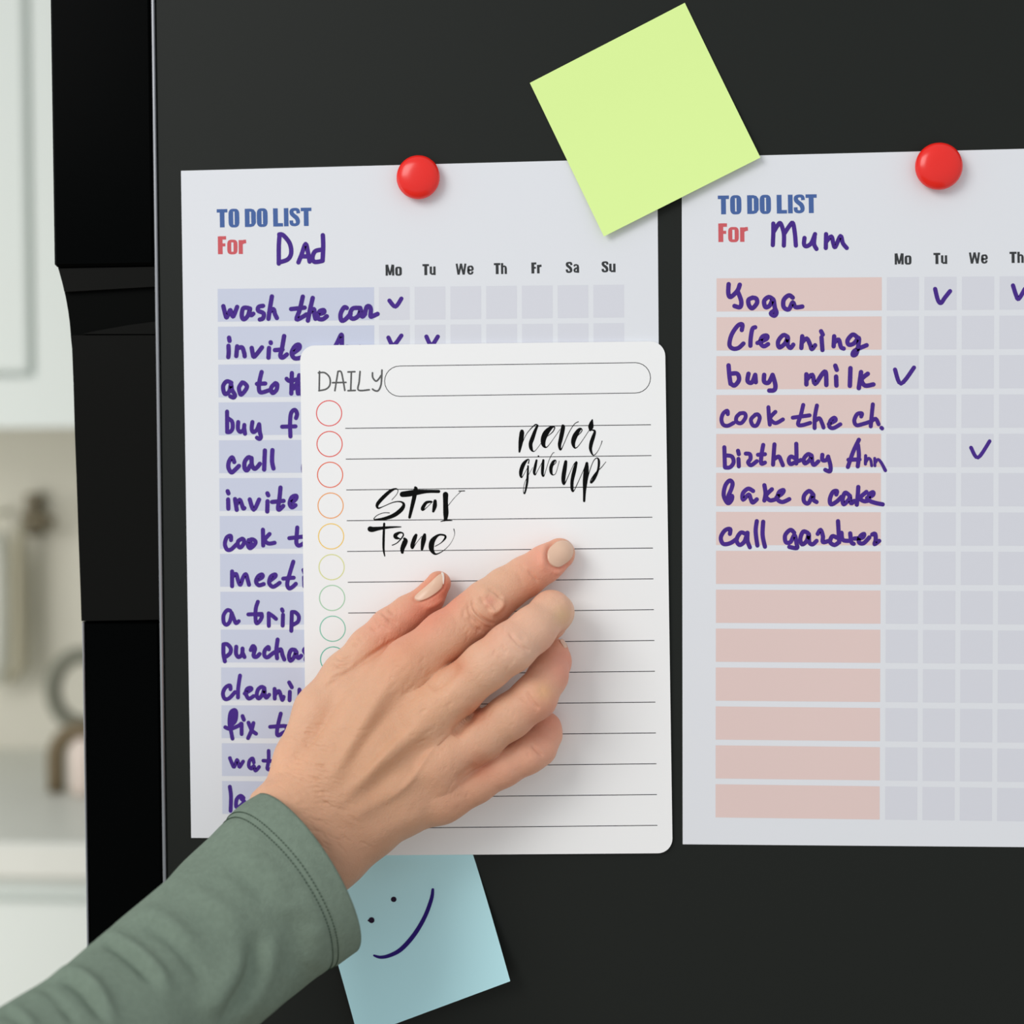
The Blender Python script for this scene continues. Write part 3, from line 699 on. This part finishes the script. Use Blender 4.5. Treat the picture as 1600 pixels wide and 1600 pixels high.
def grad(f, pts, e=0.25):
    g = np.stack([f(pts + [e, 0, 0]) - f(pts - [e, 0, 0]), f(pts + [0, e, 0]) - f(pts - [0, e, 0]), f(pts + [0, 0, e]) - f(pts - [0, 0, e])], 1)
    return g / (np.linalg.norm(g, axis=1, keepdims=True) + 1e-9)

def vert_normals(V, Fq):
    n = np.cross(V[Fq[:, 2]] - V[Fq[:, 0]], V[Fq[:, 3]] - V[Fq[:, 1]])
    N = np.zeros_like(V)
    for k in range(4): np.add.at(N, Fq[:, k], n)
    return N / (np.linalg.norm(N, axis=1, keepdims=True) + 1e-12)

def seg_dist(p, line):
    """distance of 2-D points to a polyline, and the position along it (0..1)"""
    best = np.full(len(p), 1e9); tt = np.zeros(len(p)); m_ = len(line) - 1
    for i in range(m_):
        a, b = line[i], line[i + 1]; ab = b - a
        t = np.clip(((p - a) @ ab) / (ab @ ab + 1e-9), 0, 1)
        d = np.linalg.norm(p - a - t[:, None] * ab, axis=1)
        k = d < best; best[k] = d[k]; tt[k] = (i + t[k]) / m_
    return best, tt

def sculpt(V, N, marks, zone=(380, 780, 2.857)):
    """raise or press the skin along lines; each mark: (line in crop pixels, sigma px of the crop, height mm, soft ends)"""
    px = (proj(V / 1000.0) - np.array(zone[:2])) * zone[2]
    view = CAM * 1000.0 - V; view /= np.linalg.norm(view, axis=1, keepdims=True)
    fac = np.clip((N * view).sum(1) * 1.6, 0, 1)
    h = np.zeros(len(V))
    for line, sg, amp, ends in marks:
        L_ = np.array([[float(c) for c in q.split(',')] for q in line.split()])
        if len(L_) > 2: L_ = catmull(L_, 4)
        mn, mx = L_.min(0) - 3.2 * sg, L_.max(0) + 3.2 * sg
        k = ((px > mn) & (px < mx)).all(1) & (fac > 0)
        if not k.any(): continue
        d, t = seg_dist(px[k], L_)
        e = np.clip(np.minimum(t, 1 - t) / ends, 0, 1) if ends else 1
        amp_ = amp * (1.9 if sg < 14 else 1.45)
        h[k] += amp_ * np.exp(-0.5 * (d / sg) ** 2) * (e * e * (3 - 2 * e) if ends else 1)
    return V + N * (h * fac)[:, None]

Nh = vert_normals(Vh, Fh)
inail = [(820 + a / 16, 820 + b / 16) for a, b in ((545, 720), (580, 600), (680, 490), (820, 390), (960, 365), (1100, 395), (1195, 480), (1235, 600), (1222, 760), (1150, 880), (1010, 1000), (850, 1085), (720, 1060), (620, 980), (560, 860))]
tnail = [(620 + a / 13.33, 870 + b / 13.33) for a, b in ((350, 850), (430, 760), (540, 665), (690, 535), (810, 420), (900, 350), (965, 345), (985, 430), (982, 530), (950, 640), (850, 740), (720, 830), (600, 890), (470, 930), (390, 905))]
def zl(poly): return ' '.join('%.1f,%.1f' % ((x - 380) * 2.857, (y - 780) * 2.857) for x, y in list(poly) + [poly[0]])
marks = [
 # tendons and veins on the back of the hand
 ("360,1300 480,1110 600,900 690,790", 26, 1.5, .35), ("385,1390 560,1225 720,1080 830,980", 24, 1.7, .35),
 ("430,1450 640,1320 850,1190", 26, 0.9, .35), ("520,1540 700,1450 860,1380", 30, 0.6, .4),
 ("430,1250 560,1060 700,900", 22, -0.9, .4), ("480,1390 700,1190 860,1060", 26, -0.8, .4),
 ("540,1240 640,1130 760,1010", 11, 0.35, .4), ("600,1370 720,1280 840,1120 900,1040", 10, 0.35, .4),
 # knuckles
 ("690,800 740,760", 60, 1.2, 0), ("800,980 850,940", 62, 1.7, 0), ("850,1190 900,1150", 58, 1.3, 0), ("870,1360 910,1330", 52, 0.8, 0),
 ("840,860 900,800 965,725", 22, -1.3, .3), ("930,1060 980,1000 1040,945", 20, -1.3, .3), ("950,1270 1000,1230 1055,1185", 18, -1.1, .3),
 ("355,845 420,800 480,760 560,705 700,612", 7, -0.6, .2), ("380,805 440,775", 5, -0.35, .4), ("370,770 450,735", 5, -0.3, .4),
 # index finger middle joint: oval of folded skin
 ("1010,440 1005,490 1030,530 1080,570 1120,590", 7, -0.55, .3), ("1030,430 1025,470 1050,515 1100,550 1130,560", 6, -0.6, .3),
 ("1055,430 1080,470 1110,500", 6, -0.45, .3), ("1000,520 1030,570 1080,600", 7, -0.45, .3), ("990,470 985,520 1010,560", 6, -0.3, .3),
 ("1080,400 1120,410 1150,440 1165,470", 6, -0.45, .3), ("1150,430 1155,470 1130,500 1100,515", 9, 0.75, .25), ("1065,460 1100,480 1120,510", 8, 0.45, .3),
 ("1020,500 1060,540 1110,570", 6, 0.4, .3), ("1075,430 1110,450 1125,480", 14, -0.35, .3), ("1045,540 1095,580 1140,585", 6, 0.35, .3),
 ("1265,308 1322,375", 5, -0.38, .3), ("1235,280 1265,325", 7, -0.15, .4), ("1220,320 1258,390", 8, -0.13, .4),
 # middle, ring and little finger joints
 ("1180,590 1230,645 1285,685", 6, -0.42, .25), ("1165,620 1205,668 1255,705", 8, -0.16, .4), ("1140,645 1180,700", 9, -0.14, .4), ("1225,595 1270,640", 8, -0.13, .4),
 ("1260,850 1290,905 1325,940", 6, -0.36, .25), ("1225,880 1265,935", 8, -0.14, .4), ("1320,840 1350,885", 8, -0.12, .4),
 ("1285,1090 1310,1120 1345,1150", 6, -0.5, .3), ("1260,1120 1285,1160", 6, -0.25, .4),
 # thumb joint
 ("605,492 640,530 695,562", 7, -0.42, .3), ("588,525 610,560 660,590", 7, -0.3, .3), ("640,480 680,520", 7, -0.35, .4), ("560,560 600,595", 6, -0.4, .4), ("600,510 650,545", 10, 0.5, .4),
 ("400,700 440,715 500,700", 6, -0.45, .4), ("390,725 440,745 490,730", 6, -0.45, .4), ("480,640 520,665", 6, -0.3, .4), ("500,610 545,640", 6, -0.3, .4),
 # nails: sunk edge and raised fold
 (zl(inail), 6, -0.42, 0), (zl(tnail), 6, -0.36, 0),
]
for k in range(12):                                   # fine creases across the wrist and the back of the hand
    x = 150 + 17 * k; y = 1130 + 22 * k
    marks.append(("%d,%d %d,%d %d,%d" % (x, y + 14, x + 75, y + 2, x + 150 + 4 * k, y + 38), 4.5, -0.10, .4))
for k in range(7):
    x = 200 + 12 * k; y = 1000 + 22 * k
    marks.append(("%d,%d %d,%d %d,%d" % (x + 10, y + 22, x + 70, y, x + 150, y + 16), 4.5, -0.07, .4))
rs = np.random.RandomState(4)
for k in range(26):                                   # fine lines towards the knuckles
    x = 640 + rs.rand() * 260; y = 700 + rs.rand() * 420; a = -0.95 + 0.3 * rs.rand() + (y - 700) * 0.0006; l = 40 + 45 * rs.rand()
    marks.append(("%.0f,%.0f %.0f,%.0f" % (x, y, x + l * math.cos(a), y + l * math.sin(a)), 4.5, -0.14, .4))
for k in range(170):                                  # fine creases over the wrist end
    y = 1000 + rs.rand() * 560; x = 290 + (y - 1000) * 0.12 + 95 * rs.randn()
    a = 0.30 + 0.16 * rs.randn() + (y - 1200) * 0.0009; l = 30 + 55 * rs.rand()
    marks.append(("%.0f,%.0f %.0f,%.0f %.0f,%.0f" % (x - l / 2, y, x - l / 2 + l / 2 * math.cos(a - .12), y + l / 2 * math.sin(a - .12), x - l / 2 + l * math.cos(a), y + l * math.sin(a)), 3.6, -0.13, .4))
for k in range(120):                                  # fine fanned lines over the knuckles and fingers
    c_ = ((700, 830, 70), (850, 900, 110), (930, 1100, 110), (930, 1290, 90), (980, 600, 110), (1120, 720, 100), (1130, 1010, 110), (620, 620, 90))[k % 8]
    x = c_[0] + c_[2] * rs.randn() * .6; y = c_[1] + c_[2] * rs.randn() * .6; a = -1.15 + 0.22 * rs.randn(); l = 25 + 40 * rs.rand()
    marks.append(("%.0f,%.0f %.0f,%.0f" % (x, y, x + l * math.cos(a), y + l * math.sin(a)), 3.4, -0.09, .4))
Vh = sculpt(Vh, Nh, marks)
# round the nail bed up a little outside the sunk edge
Nh = vert_normals(Vh, Fh)
Vh = sculpt(Vh, Nh, [("1350,330 1335,270 1345,215 1385,180", 10, 0.5, .3), ("1380,330 1430,322 1480,290", 9, 0.45, .3), ("900,440 860,468 800,492", 9, 0.4, .3)])
# nothing may pass through the pad: press the fingertips flat where they touch it
ylim = -(pd + 0.12)
Vh[:, 1] = np.minimum(Vh[:, 1], ylim)

# per-vertex skin tone (redder tips, paler knuckle folds; shade painted into finger undersides and wrist, light into the middle finger)
pz = (proj(Vh / 1000.0) - np.array([380, 780])) * 2.857
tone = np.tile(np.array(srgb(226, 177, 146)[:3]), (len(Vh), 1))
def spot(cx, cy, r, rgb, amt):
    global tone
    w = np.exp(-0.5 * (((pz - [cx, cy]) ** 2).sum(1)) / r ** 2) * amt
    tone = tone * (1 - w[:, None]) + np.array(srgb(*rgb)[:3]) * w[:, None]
for a in ((1330, 250, 80, (238, 160, 138), .6), (1420, 300, 60, (226, 140, 118), .7), (1300, 380, 60, (214, 132, 98), .5), (880, 420, 80, (226, 128, 102), .85), (800, 520, 70, (222, 136, 110), .8),
          (700, 600, 90, (226, 150, 124), .6), (600, 560, 70, (230, 156, 134), .4), (1180, 540, 70, (206, 116, 76), .6), (1120, 610, 60, (204, 118, 82), .6), (1100, 470, 50, (230, 180, 148), .7), (1100, 455, 18, (226, 150, 128), .7),
          (1430, 700, 70, (222, 138, 116), .75), (1440, 780, 60, (224, 148, 128), .6), (1380, 980, 70, (222, 140, 116), .7), (1340, 1080, 90, (226, 156, 132), .6),
          (1420, 480, 60, (236, 190, 164), .5), (1300, 900, 60, (228, 160, 134), .5), (1340, 860, 30, (226, 178, 122), .5), (1420, 520, 30, (222, 186, 128), .5), (1200, 1230, 110, (222, 152, 128), .5),
          (980, 1330, 150, (216, 154, 124), .6), (720, 720, 110, (216, 148, 112), .5), (850, 900, 110, (226, 172, 136), .5), (620, 1000, 150, (208, 154, 118), .5), (560, 1250, 190, (206, 156, 118), .6),
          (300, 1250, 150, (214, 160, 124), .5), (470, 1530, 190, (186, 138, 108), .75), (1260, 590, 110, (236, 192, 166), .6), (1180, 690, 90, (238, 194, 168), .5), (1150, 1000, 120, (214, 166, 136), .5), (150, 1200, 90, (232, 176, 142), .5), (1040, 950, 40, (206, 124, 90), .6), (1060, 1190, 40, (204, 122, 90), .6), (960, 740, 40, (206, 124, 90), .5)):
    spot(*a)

person = empty('person', P(480, 1330, 45), 'right hand and forearm in a sage green sleeve, index finger on the daily pad', 'person')
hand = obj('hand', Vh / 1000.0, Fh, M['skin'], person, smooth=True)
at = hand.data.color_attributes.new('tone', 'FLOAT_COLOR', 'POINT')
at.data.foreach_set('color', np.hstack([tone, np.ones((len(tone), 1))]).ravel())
# fine skin relief
nt = M['skin'].node_tree; b = nt.nodes['Principled BSDF']
tc = nt.nodes.new('ShaderNodeTexCoord')
vo = nt.nodes.new('ShaderNodeTexVoronoi'); vo.feature = 'DISTANCE_TO_EDGE'; vo.inputs['Scale'].default_value = 900
no = nt.nodes.new('ShaderNodeTexNoise'); no.inputs['Scale'].default_value = 350; no.inputs['Detail'].default_value = 4
mxx = nt.nodes.new('ShaderNodeMath'); mxx.operation = 'MULTIPLY_ADD'; mxx.inputs[1].default_value = 0.5
bp = nt.nodes.new('ShaderNodeBump'); bp.inputs['Strength'].default_value = 0.55; bp.inputs['Distance'].default_value = 0.0006
nt.links.new(tc.outputs['Object'], vo.inputs['Vector']); nt.links.new(tc.outputs['Object'], no.inputs['Vector'])
nt.links.new(vo.outputs['Distance'], mxx.inputs[0]); nt.links.new(no.outputs['Fac'], mxx.inputs[2])
nt.links.new(mxx.outputs[0], bp.inputs['Height']); nt.links.new(bp.outputs[0], b.inputs['Normal'])

# nails: patches that follow the finger, a little proud of the skin, with a rounded rim
def march(Q):
    """first skin points on the lines of sight, in mm"""
    o_ = CAM * 1000.0; d = np.array([P(q[0], q[1], 0) for q in Q]) * 1000.0 - o_
    Ld = np.linalg.norm(d, axis=1); d /= Ld[:, None]; t = Ld - 60.0
    for _ in range(40): t = np.minimum(t + hand_field(o_ + d * t[:, None]) * 0.85, Ld)
    return o_ + d * t[:, None]
def nail(name, poly, material, inset=1.0, rise=0.12, dome=0.35, parent=None, label=None):
    poly = np.array(poly); c = poly.mean(0); poly = catmull(poly, 3, closed=True)
    n = len(poly); rings = [1.0, .97, .88, .72, .5, .25]
    pix = [c + (poly - c) * inset * r for r in rings] + [c[None]]
    allpix = np.concatenate(pix)
    S = march(allpix); G = grad(hand_field, S)
    rr = np.concatenate([np.full(n, r) for r in rings] + [[0.0]])
    ok = (np.abs(hand_field(S)) < 0.2)
    uv = (allpix - c) / 10.0
    B = np.stack([np.ones(len(uv)), uv[:, 0], uv[:, 1], uv[:, 0] ** 2, uv[:, 0] * uv[:, 1], uv[:, 1] ** 2, uv[:, 0] ** 3, uv[:, 0] ** 2 * uv[:, 1], uv[:, 0] * uv[:, 1] ** 2, uv[:, 1] ** 3], 1)
    S2 = np.stack([B @ np.linalg.lstsq(B[ok], S[ok, i], rcond=None)[0] for i in range(3)], 1)
    S2 = np.where(ok[:, None], 0.75 * S + 0.25 * S2, S2)
    off = rise + dome * (1 - rr ** 2) * 0.6
    off[:n] = -0.5
    V = S2 + G * off[:, None]
    f = []
    for i in range(len(rings) - 1):
        for j in range(n): f.append((i * n + j, i * n + (j + 1) % n, (i + 1) * n + (j + 1) % n, (i + 1) * n + j))
    last = (len(rings) - 1) * n
    for j in range(n): f.append((last + j, last + (j + 1) % n, len(V) - 1))
    V[:, 1] = np.minimum(V[:, 1], ylim)
    o = fix(obj(name, V / 1000.0, f, material, parent, smooth=True))
    return tag(o, label)
nail('fingernail', inail, M['nail'], 0.95, rise=.10, dome=.75, parent=person, label='short bare nail of the index finger')
nail('fingernail', tnail, M['nail'], 0.97, parent=person, label='bare thumbnail with a thin white edge')
wt = [(620 + a / 13.33, 870 + b / 13.33) for a, b in ((925, 335), (965, 345), (984, 430), (980, 530), (966, 580), (955, 500), (950, 420))]
nail('nail_edge', wt, M['nailtip'], 1.0, rise=0.35, dome=0.25, parent=person, label='white rim of the thumbnail')
rn = [(380 + a / 2.857, 780 + b / 2.857) for a, b in ((1412, 632), (1424, 625), (1438, 640), (1446, 660), (1436, 664), (1422, 650))]
nail('fingernail', rn, M['nail'], 1.0, rise=0.3, dome=0.2, parent=person, label='sliver of the ring finger nail')

# ------------------------------------------------------------------ sleeve
top = [(404, 1242), (372, 1262), (340, 1295), (300, 1335), (264, 1370), (235, 1397), (200, 1425), (165, 1458), (140, 1480), (108, 1503), (72, 1524), (56, 1546), (0, 1577), (-120, 1650), (-300, 1770)]
bot = [(551, 1488), (522, 1510), (490, 1530), (455, 1556), (420, 1586), (395, 1608), (365, 1632), (338, 1655), (315, 1675), (290, 1700), (265, 1730), (245, 1760), (215, 1800), (120, 1900), (-30, 2060)]
dep = [54, 60, 68, 77, 88, 94, 104, 113, 120, 128, 138, 144, 158, 188, 240]
ctl = []
for (a, b, c) in zip(top, bot, dep): ctl.append([*a, *b, c])
ctl = catmull(np.array(ctl, float), 9)
for _ in range(40): ctl[1:-1] = .25 * ctl[:-2] + .5 * ctl[1:-1] + .25 * ctl[2:]
_c = (np.array([P(r[0], r[1], r[4]) for r in ctl]) + np.array([P(r[2], r[3], r[4]) for r in ctl])) * 500
dist = np.concatenate([[0], np.cumsum(np.linalg.norm(np.diff(_c, axis=0), axis=1))])
du = np.arange(0, dist[-1], 1.25)                     # even spacing along the arm, mm
ctl = np.stack([np.interp(du, dist, ctl[:, k]) for k in range(5)], 1)
for _ in range(30): ctl[1:-1] = .25 * ctl[:-2] + .5 * ctl[1:-1] + .25 * ctl[2:]
NS = len(ctl); NT = 150
TA = np.array([P(r[0], r[1], r[4]) for r in ctl]) * 1000; TB = np.array([P(r[2], r[3], r[4]) for r in ctl]) * 1000
cen = (TA + TB) / 2; av = (TA - TB) / 2
tan = np.gradient(cen, axis=0); tan /= np.linalg.norm(tan, axis=1, keepdims=True)
V = []
for i in range(NS):
    a = av[i]; ra = np.linalg.norm(a); ah = a / ra
    bh = np.cross(tan[i], ah); bh /= np.linalg.norm(bh)
    if bh[1] > 0: bh = -bh                            # towards the camera
    tb = min(i * 1.25 / 80.0, 1)
    rb = ra * (0.86 + 0.06 * tb)
    sh = -tan[i] * 0                                   
    for k in range(NT):
        t = 2 * math.pi * k / NT
        V.append(cen[i] + a * math.cos(t) + bh * rb * math.sin(t))
V = np.array(V)
Fs = np.array([(i * NT + k, i * NT + (k + 1) % NT, (i + 1) * NT + (k + 1) % NT, (i + 1) * NT + k) for i in range(NS - 1) for k in range(NT)])
Ns = vert_normals(V, Fs)
if (Ns * (V - np.repeat(cen, NT, 0))).sum() < 0: Fs = Fs[:, ::-1]; Ns = -Ns
folds = [  # in pixels of the (0,1200)-(620,1600) crop at 2.58x
 ("1040,640 1035,740 1000,850 940,950 880,1060", 30, -2.5, .3), ("1095,640 1090,760 1060,870 990,980 930,1060", 30, 1.4, .3), ("985,700 960,820 880,930 820,1030", 38, 1.8, .35),
 ("240,850 310,880 380,950 440,1040", 16, -1.7, .3), ("190,860 260,820 340,850 410,930 470,1040", 22, 1.7, .3), ("130,900 190,900 260,960 310,1040", 12, -1.5, .3), ("120,950 170,900 240,930 300,1010", 16, 1.3, .3),
 ("400,690 470,720 560,790 640,900", 16, -1.7, .3), ("380,720 440,670 540,730 640,830 690,940", 22, 1.6, .3), ("540,610 620,640 720,720 800,820 830,900", 20, -1.2, .35), ("500,620 600,590 720,650 820,750", 26, 1.1, .35),
 ("700,480 820,520 930,600 990,690", 30, 0.9, .35), ("860,360 960,420 1040,500 1080,560", 26, -0.8, .35), ("950,330 1080,400 1170,520", 34, 0.9, .35),
 ("0,990 60,1000 110,1050", 14, -1.4, .3), ("20,960 90,990 150,1060", 16, 1.2, .3), ("1180,560 1200,700 1160,850", 40, -1.0, .3), ("1260,620 1280,720 1250,820", 34, 0.8, .3),
]
folds = [(a_, b_, c_ * 1.15, d_) for a_, b_, c_, d_ in folds]
V = sculpt(V, Ns, folds, (0, 1200, 2.58))
rs = np.random.RandomState(2)                         # soft uneven cloth
th = np.tile(np.arange(NT) / NT * 2 * math.pi, NS); ss = np.repeat(np.arange(NS) * 1.25 / 11.3, NT)
wob = sum(a * np.sin(p * th + q * ss + c) for a, p, q, c in ((.35, 3, 1.1, .4), (.3, 5, -1.7, 2.0), (.22, 8, 2.3, 1.0)))
V = V + Ns * (wob * np.clip(ss / 1.5, 0, 1))[:, None]
# band between the two stitch rows sinks a little; hem is doubled cloth
row = lambda c, w: np.exp(-0.5 * ((ss - c) / w) ** 2)
V = V + Ns * (0.45 * (ss < 1.25) - 0.55 * row(1.18, .08) - 0.45 * row(1.42, .08))[:, None]
# inner wall at the cuff
inner = []
for j, (i, off) in enumerate(((0, -.5), (0, -1.3), (6, -1.9), (20, -2.2))):
    inner.append(V[i * NT:(i + 1) * NT] + Ns[i * NT:(i + 1) * NT] * off)
base = len(V); Vs = np.concatenate([V] + inner)
Fi = [(k, base + k, base + (k + 1) % NT, (k + 1) % NT) for k in range(NT)]
for j in range(3):
    Fi += [(base + j * NT + k, base + (j + 1) * NT + k, base + (j + 1) * NT + (k + 1) % NT, base + j * NT + (k + 1) % NT) for k in range(NT)]
Vs[:, 1] = np.minimum(Vs[:, 1], -2.4)
sl = obj('sleeve', Vs / 1000.0, [tuple(q) for q in Fs] + Fi, M['sleeve'], person, smooth=True)
fix(sl); tag(sl, 'sage green jersey sleeve with a hemmed cuff')
# two rows of stitches, short threads following the cuff
for rowpos in (1.18, 1.42):
    mb = MB(); r0 = rowpos * 11.3 / 1.25; i0 = int(r0); fr_ = r0 - i0
    ringp = (V[i0 * NT:(i0 + 1) * NT] * (1 - fr_) + V[(i0 + 1) * NT:(i0 + 2) * NT] * fr_ + Ns[i0 * NT:(i0 + 1) * NT] * 0.22) / 1000.0
    m_ = NT
    for k in range(m_):
        a, b_ = ringp[k], ringp[(k + 1) % m_]
        mb.tube([a * .8 + b_ * .2, a * .5 + b_ * .5, a * .28 + b_ * .72], 0.00022, 5)
    o = mb.build('stitch_row', M['stitch'], sl); tag(o, kind='stuff')

# ------------------------------------------------------------------ kitchen behind, far out of focus
cf = WY - 0.60                                        # front of the base units
ct = 0.905
for i, (x0, x1) in enumerate(((-1.66, -1.222), (-1.215, -0.775), (-0.768, -0.33))):
    lab = ('white base cabinet, leftmost under the worktop', 'white base cabinet in the blurred kitchen left of the fridge', 'white base cabinet nearest the refrigerator')[i]
    e = empty('base_cabinet', ((x0 + x1) / 2, cf + .3, 0), lab, 'cabinet', 'white base cabinets')
    MB().box(x0, x1, cf + .02, WY - .002, 0.08, ct - .045).build('body', M['white_cab'], e)
    fix(MB().box(x0 + .002, x1 - .002, cf, cf + .019, 0.10, 0.70, .003).build('door', M['white_cab'], e))
    fix(MB().box(x0 + .002, x1 - .002, cf, cf + .019, 0.705, ct - .07, .003).build('drawer', M['white_cab'], e))
    MB().box(x0, x1, cf + .05, cf + .07, 0, 0.08).build('plinth', M['white_cab'], e)
wtp = fix(MB().box(-1.70, -0.32, cf - .02, WY - .001, ct - .04, ct, .004).build('worktop', M['counter']))
tag(wtp, 'pale stone worktop behind the fridge, over white base cabinets', 'worktop')
uf = WY - 0.33
zb = PY(60, 668, uf)[2]
xg = PY(40, 300, uf)[0] + .073
for i, (x0, x1) in enumerate(((xg - .88, xg - .442), (xg - .438, xg - .003), (xg + .003, xg + .44))):
    lab = ('pale wall cabinet, farthest left of the fridge', 'pale framed wall cabinet seen above the cream wall, left of the fridge', 'pale wall cabinet mostly hidden behind the refrigerator')[i]
    e = empty('wall_cabinet', ((x0 + x1) / 2, uf + .16, zb), lab, 'cabinet', 'pale wall cabinets')
    MB().box(x0, x1, uf + .02, WY - .002, zb + .01, zb + .9).build('body', M['white_cab'], e)
    fr_d = MB()
    z0, z1 = zb, zb + .9
    for bx in ((x0, x0 + .06, z0, z1), (x1 - .06, x1, z0, z1), (x0 + .06, x1 - .06, z0, z0 + .062), (x0 + .06, x1 - .06, z1 - .062, z1)):
        fr_d.box(bx[0], bx[1], uf, uf + .02, bx[2], bx[3])
    d = fr_d.build('door', M['white_cab'], e)
    MB().box(x0 + .071, x1 - .071, uf + .005, uf + .0195, z0 + .069, z1 - .069, .004).build('door_panel', M['white_cab'], d)

def bl(px, py, y): return PY(px, py, y)
yb = WY - .06
# bronze bracket with a short rod, and the white utensil that hangs in front of the left frame edge
e = empty('hanging_bracket', bl(36, 800, yb), 'small bronze hook bracket on the cream wall below the wall cabinets', 'hook')
q = bl(36, 805, yb)
MB().box(q[0] - .009, q[0] + .009, WY - .03, WY - .002, q[2] - .03, q[2] + .03, .002).build('back_plate', M['bracket'], e)
MB().tube([(q[0], WY - .03, q[2] - .004), (q[0], WY - .055, q[2] - .004), (q[0] + .02, WY - .06, q[2] - .006), (q[0] + .045, WY - .06, q[2] - .010)], .007, 10).build('rod', M['bracket'], e, True)
a, b_ = bl(28, 842, yb), bl(31, 1040, yb)
o = MB().tube([(q[0] - .002, WY - .058, q[2] - .012), (a[0], yb, a[2] - .01), (b_[0], yb, b_[2]), (b_[0] - .015, yb, b_[2] - .02)], [.004, .008, .010, .008], 10).build('hanging_shade_strip', M['bracket'], smooth=True)
o.data.materials.clear(); o.data.materials.append(mat('tan_shade', srgb(176, 170, 148), 0.6, 0.2))  # tan strip added where a shadowy streak runs down the wall
tag(o, 'long tan strip for the shadowy streak below the bronze hook', 'shade strip')
c = bl(-12, 950, yb)
o = MB().lathe([(.001, -.11), (.018, -.105), (.026, -.07), (.028, 0), (.026, .07), (.018, .105), (.001, .11)], (c[0], yb, c[2]), (0.02, 0, 1), 24).build('hanging_canister', M['whiteware'], smooth=True)
tag(fix(o), 'white rounded canister hanging at the far left edge of the picture', 'canister')
e_ = empty('cup_hook', (c[0], WY - .03, c[2] + .13), 'small white hook holding the canister at the left edge', 'hook')
MB().tube([(c[0], yb, c[2] + .108), (c[0], yb, c[2] + .13), (c[0], WY - .002, c[2] + .135)], .004, 8).build('wire', M['whiteware'], e_, True)
# ring standing behind a wooden arch on the worktop
yr = WY - .22
c = bl(131, 1078, yr)
pts = [(c[0] + .042 * math.cos(t), yr, c[2] + .046 * math.sin(t)) for t in np.arange(40) * math.pi / 20]
e = empty('ring_ornament', (c[0], yr, ct), 'grey ring on a short stem on the worktop, half hidden by the fridge', 'ornament')
MB().tube(pts, .0115, 12, closed=True).build('ring', M['greyware'], e, True)
fix(MB().lathe([(.001, 0), (.03, 0), (.03, .006), (.008, .012), (.006, c[2] - .046 - ct), (.001, c[2] - .046 - ct)], (c[0] + .012, yr, ct + .0005), (0, 0, 1), 24).build('stem', M['greyware'], e, True))
ya = WY - .34
a = bl(88, 1238, ya); t_ = bl(118, 1140, ya)
ra = .036
cx = a[0] + ra
zc_ = t_[2] - ra
pts = [(cx - ra, ya, ct + .004), (cx - ra, ya, (ct + zc_) / 2)] + [(cx - ra * math.cos(t), ya, zc_ + ra * math.sin(t)) for t in np.linspace(0, math.pi, 14)] + [(cx + ra, ya, (ct + zc_) / 2), (cx + ra, ya, ct + .004)]
o = MB().tube(pts, .0115, 10).build('wooden_arch', M['brown'], smooth=True)
tag(o, 'brown wooden arch standing on the worktop over a pink jar', 'ornament')
o = fix(MB().lathe([(.001, 0), (.016, 0), (.019, .008), (.020, .05), (.017, .062), (.012, .066), (.012, .070), (.001, .072)], (cx + .002, ya, ct + .0005), (0, 0, 1), 28).build('pink_jar', M['pinkware'], smooth=True))
tag(o, 'small pale pink jar under the wooden arch', 'jar')

for o in bpy.data.objects:
    if '_o' in o: del o['_o']
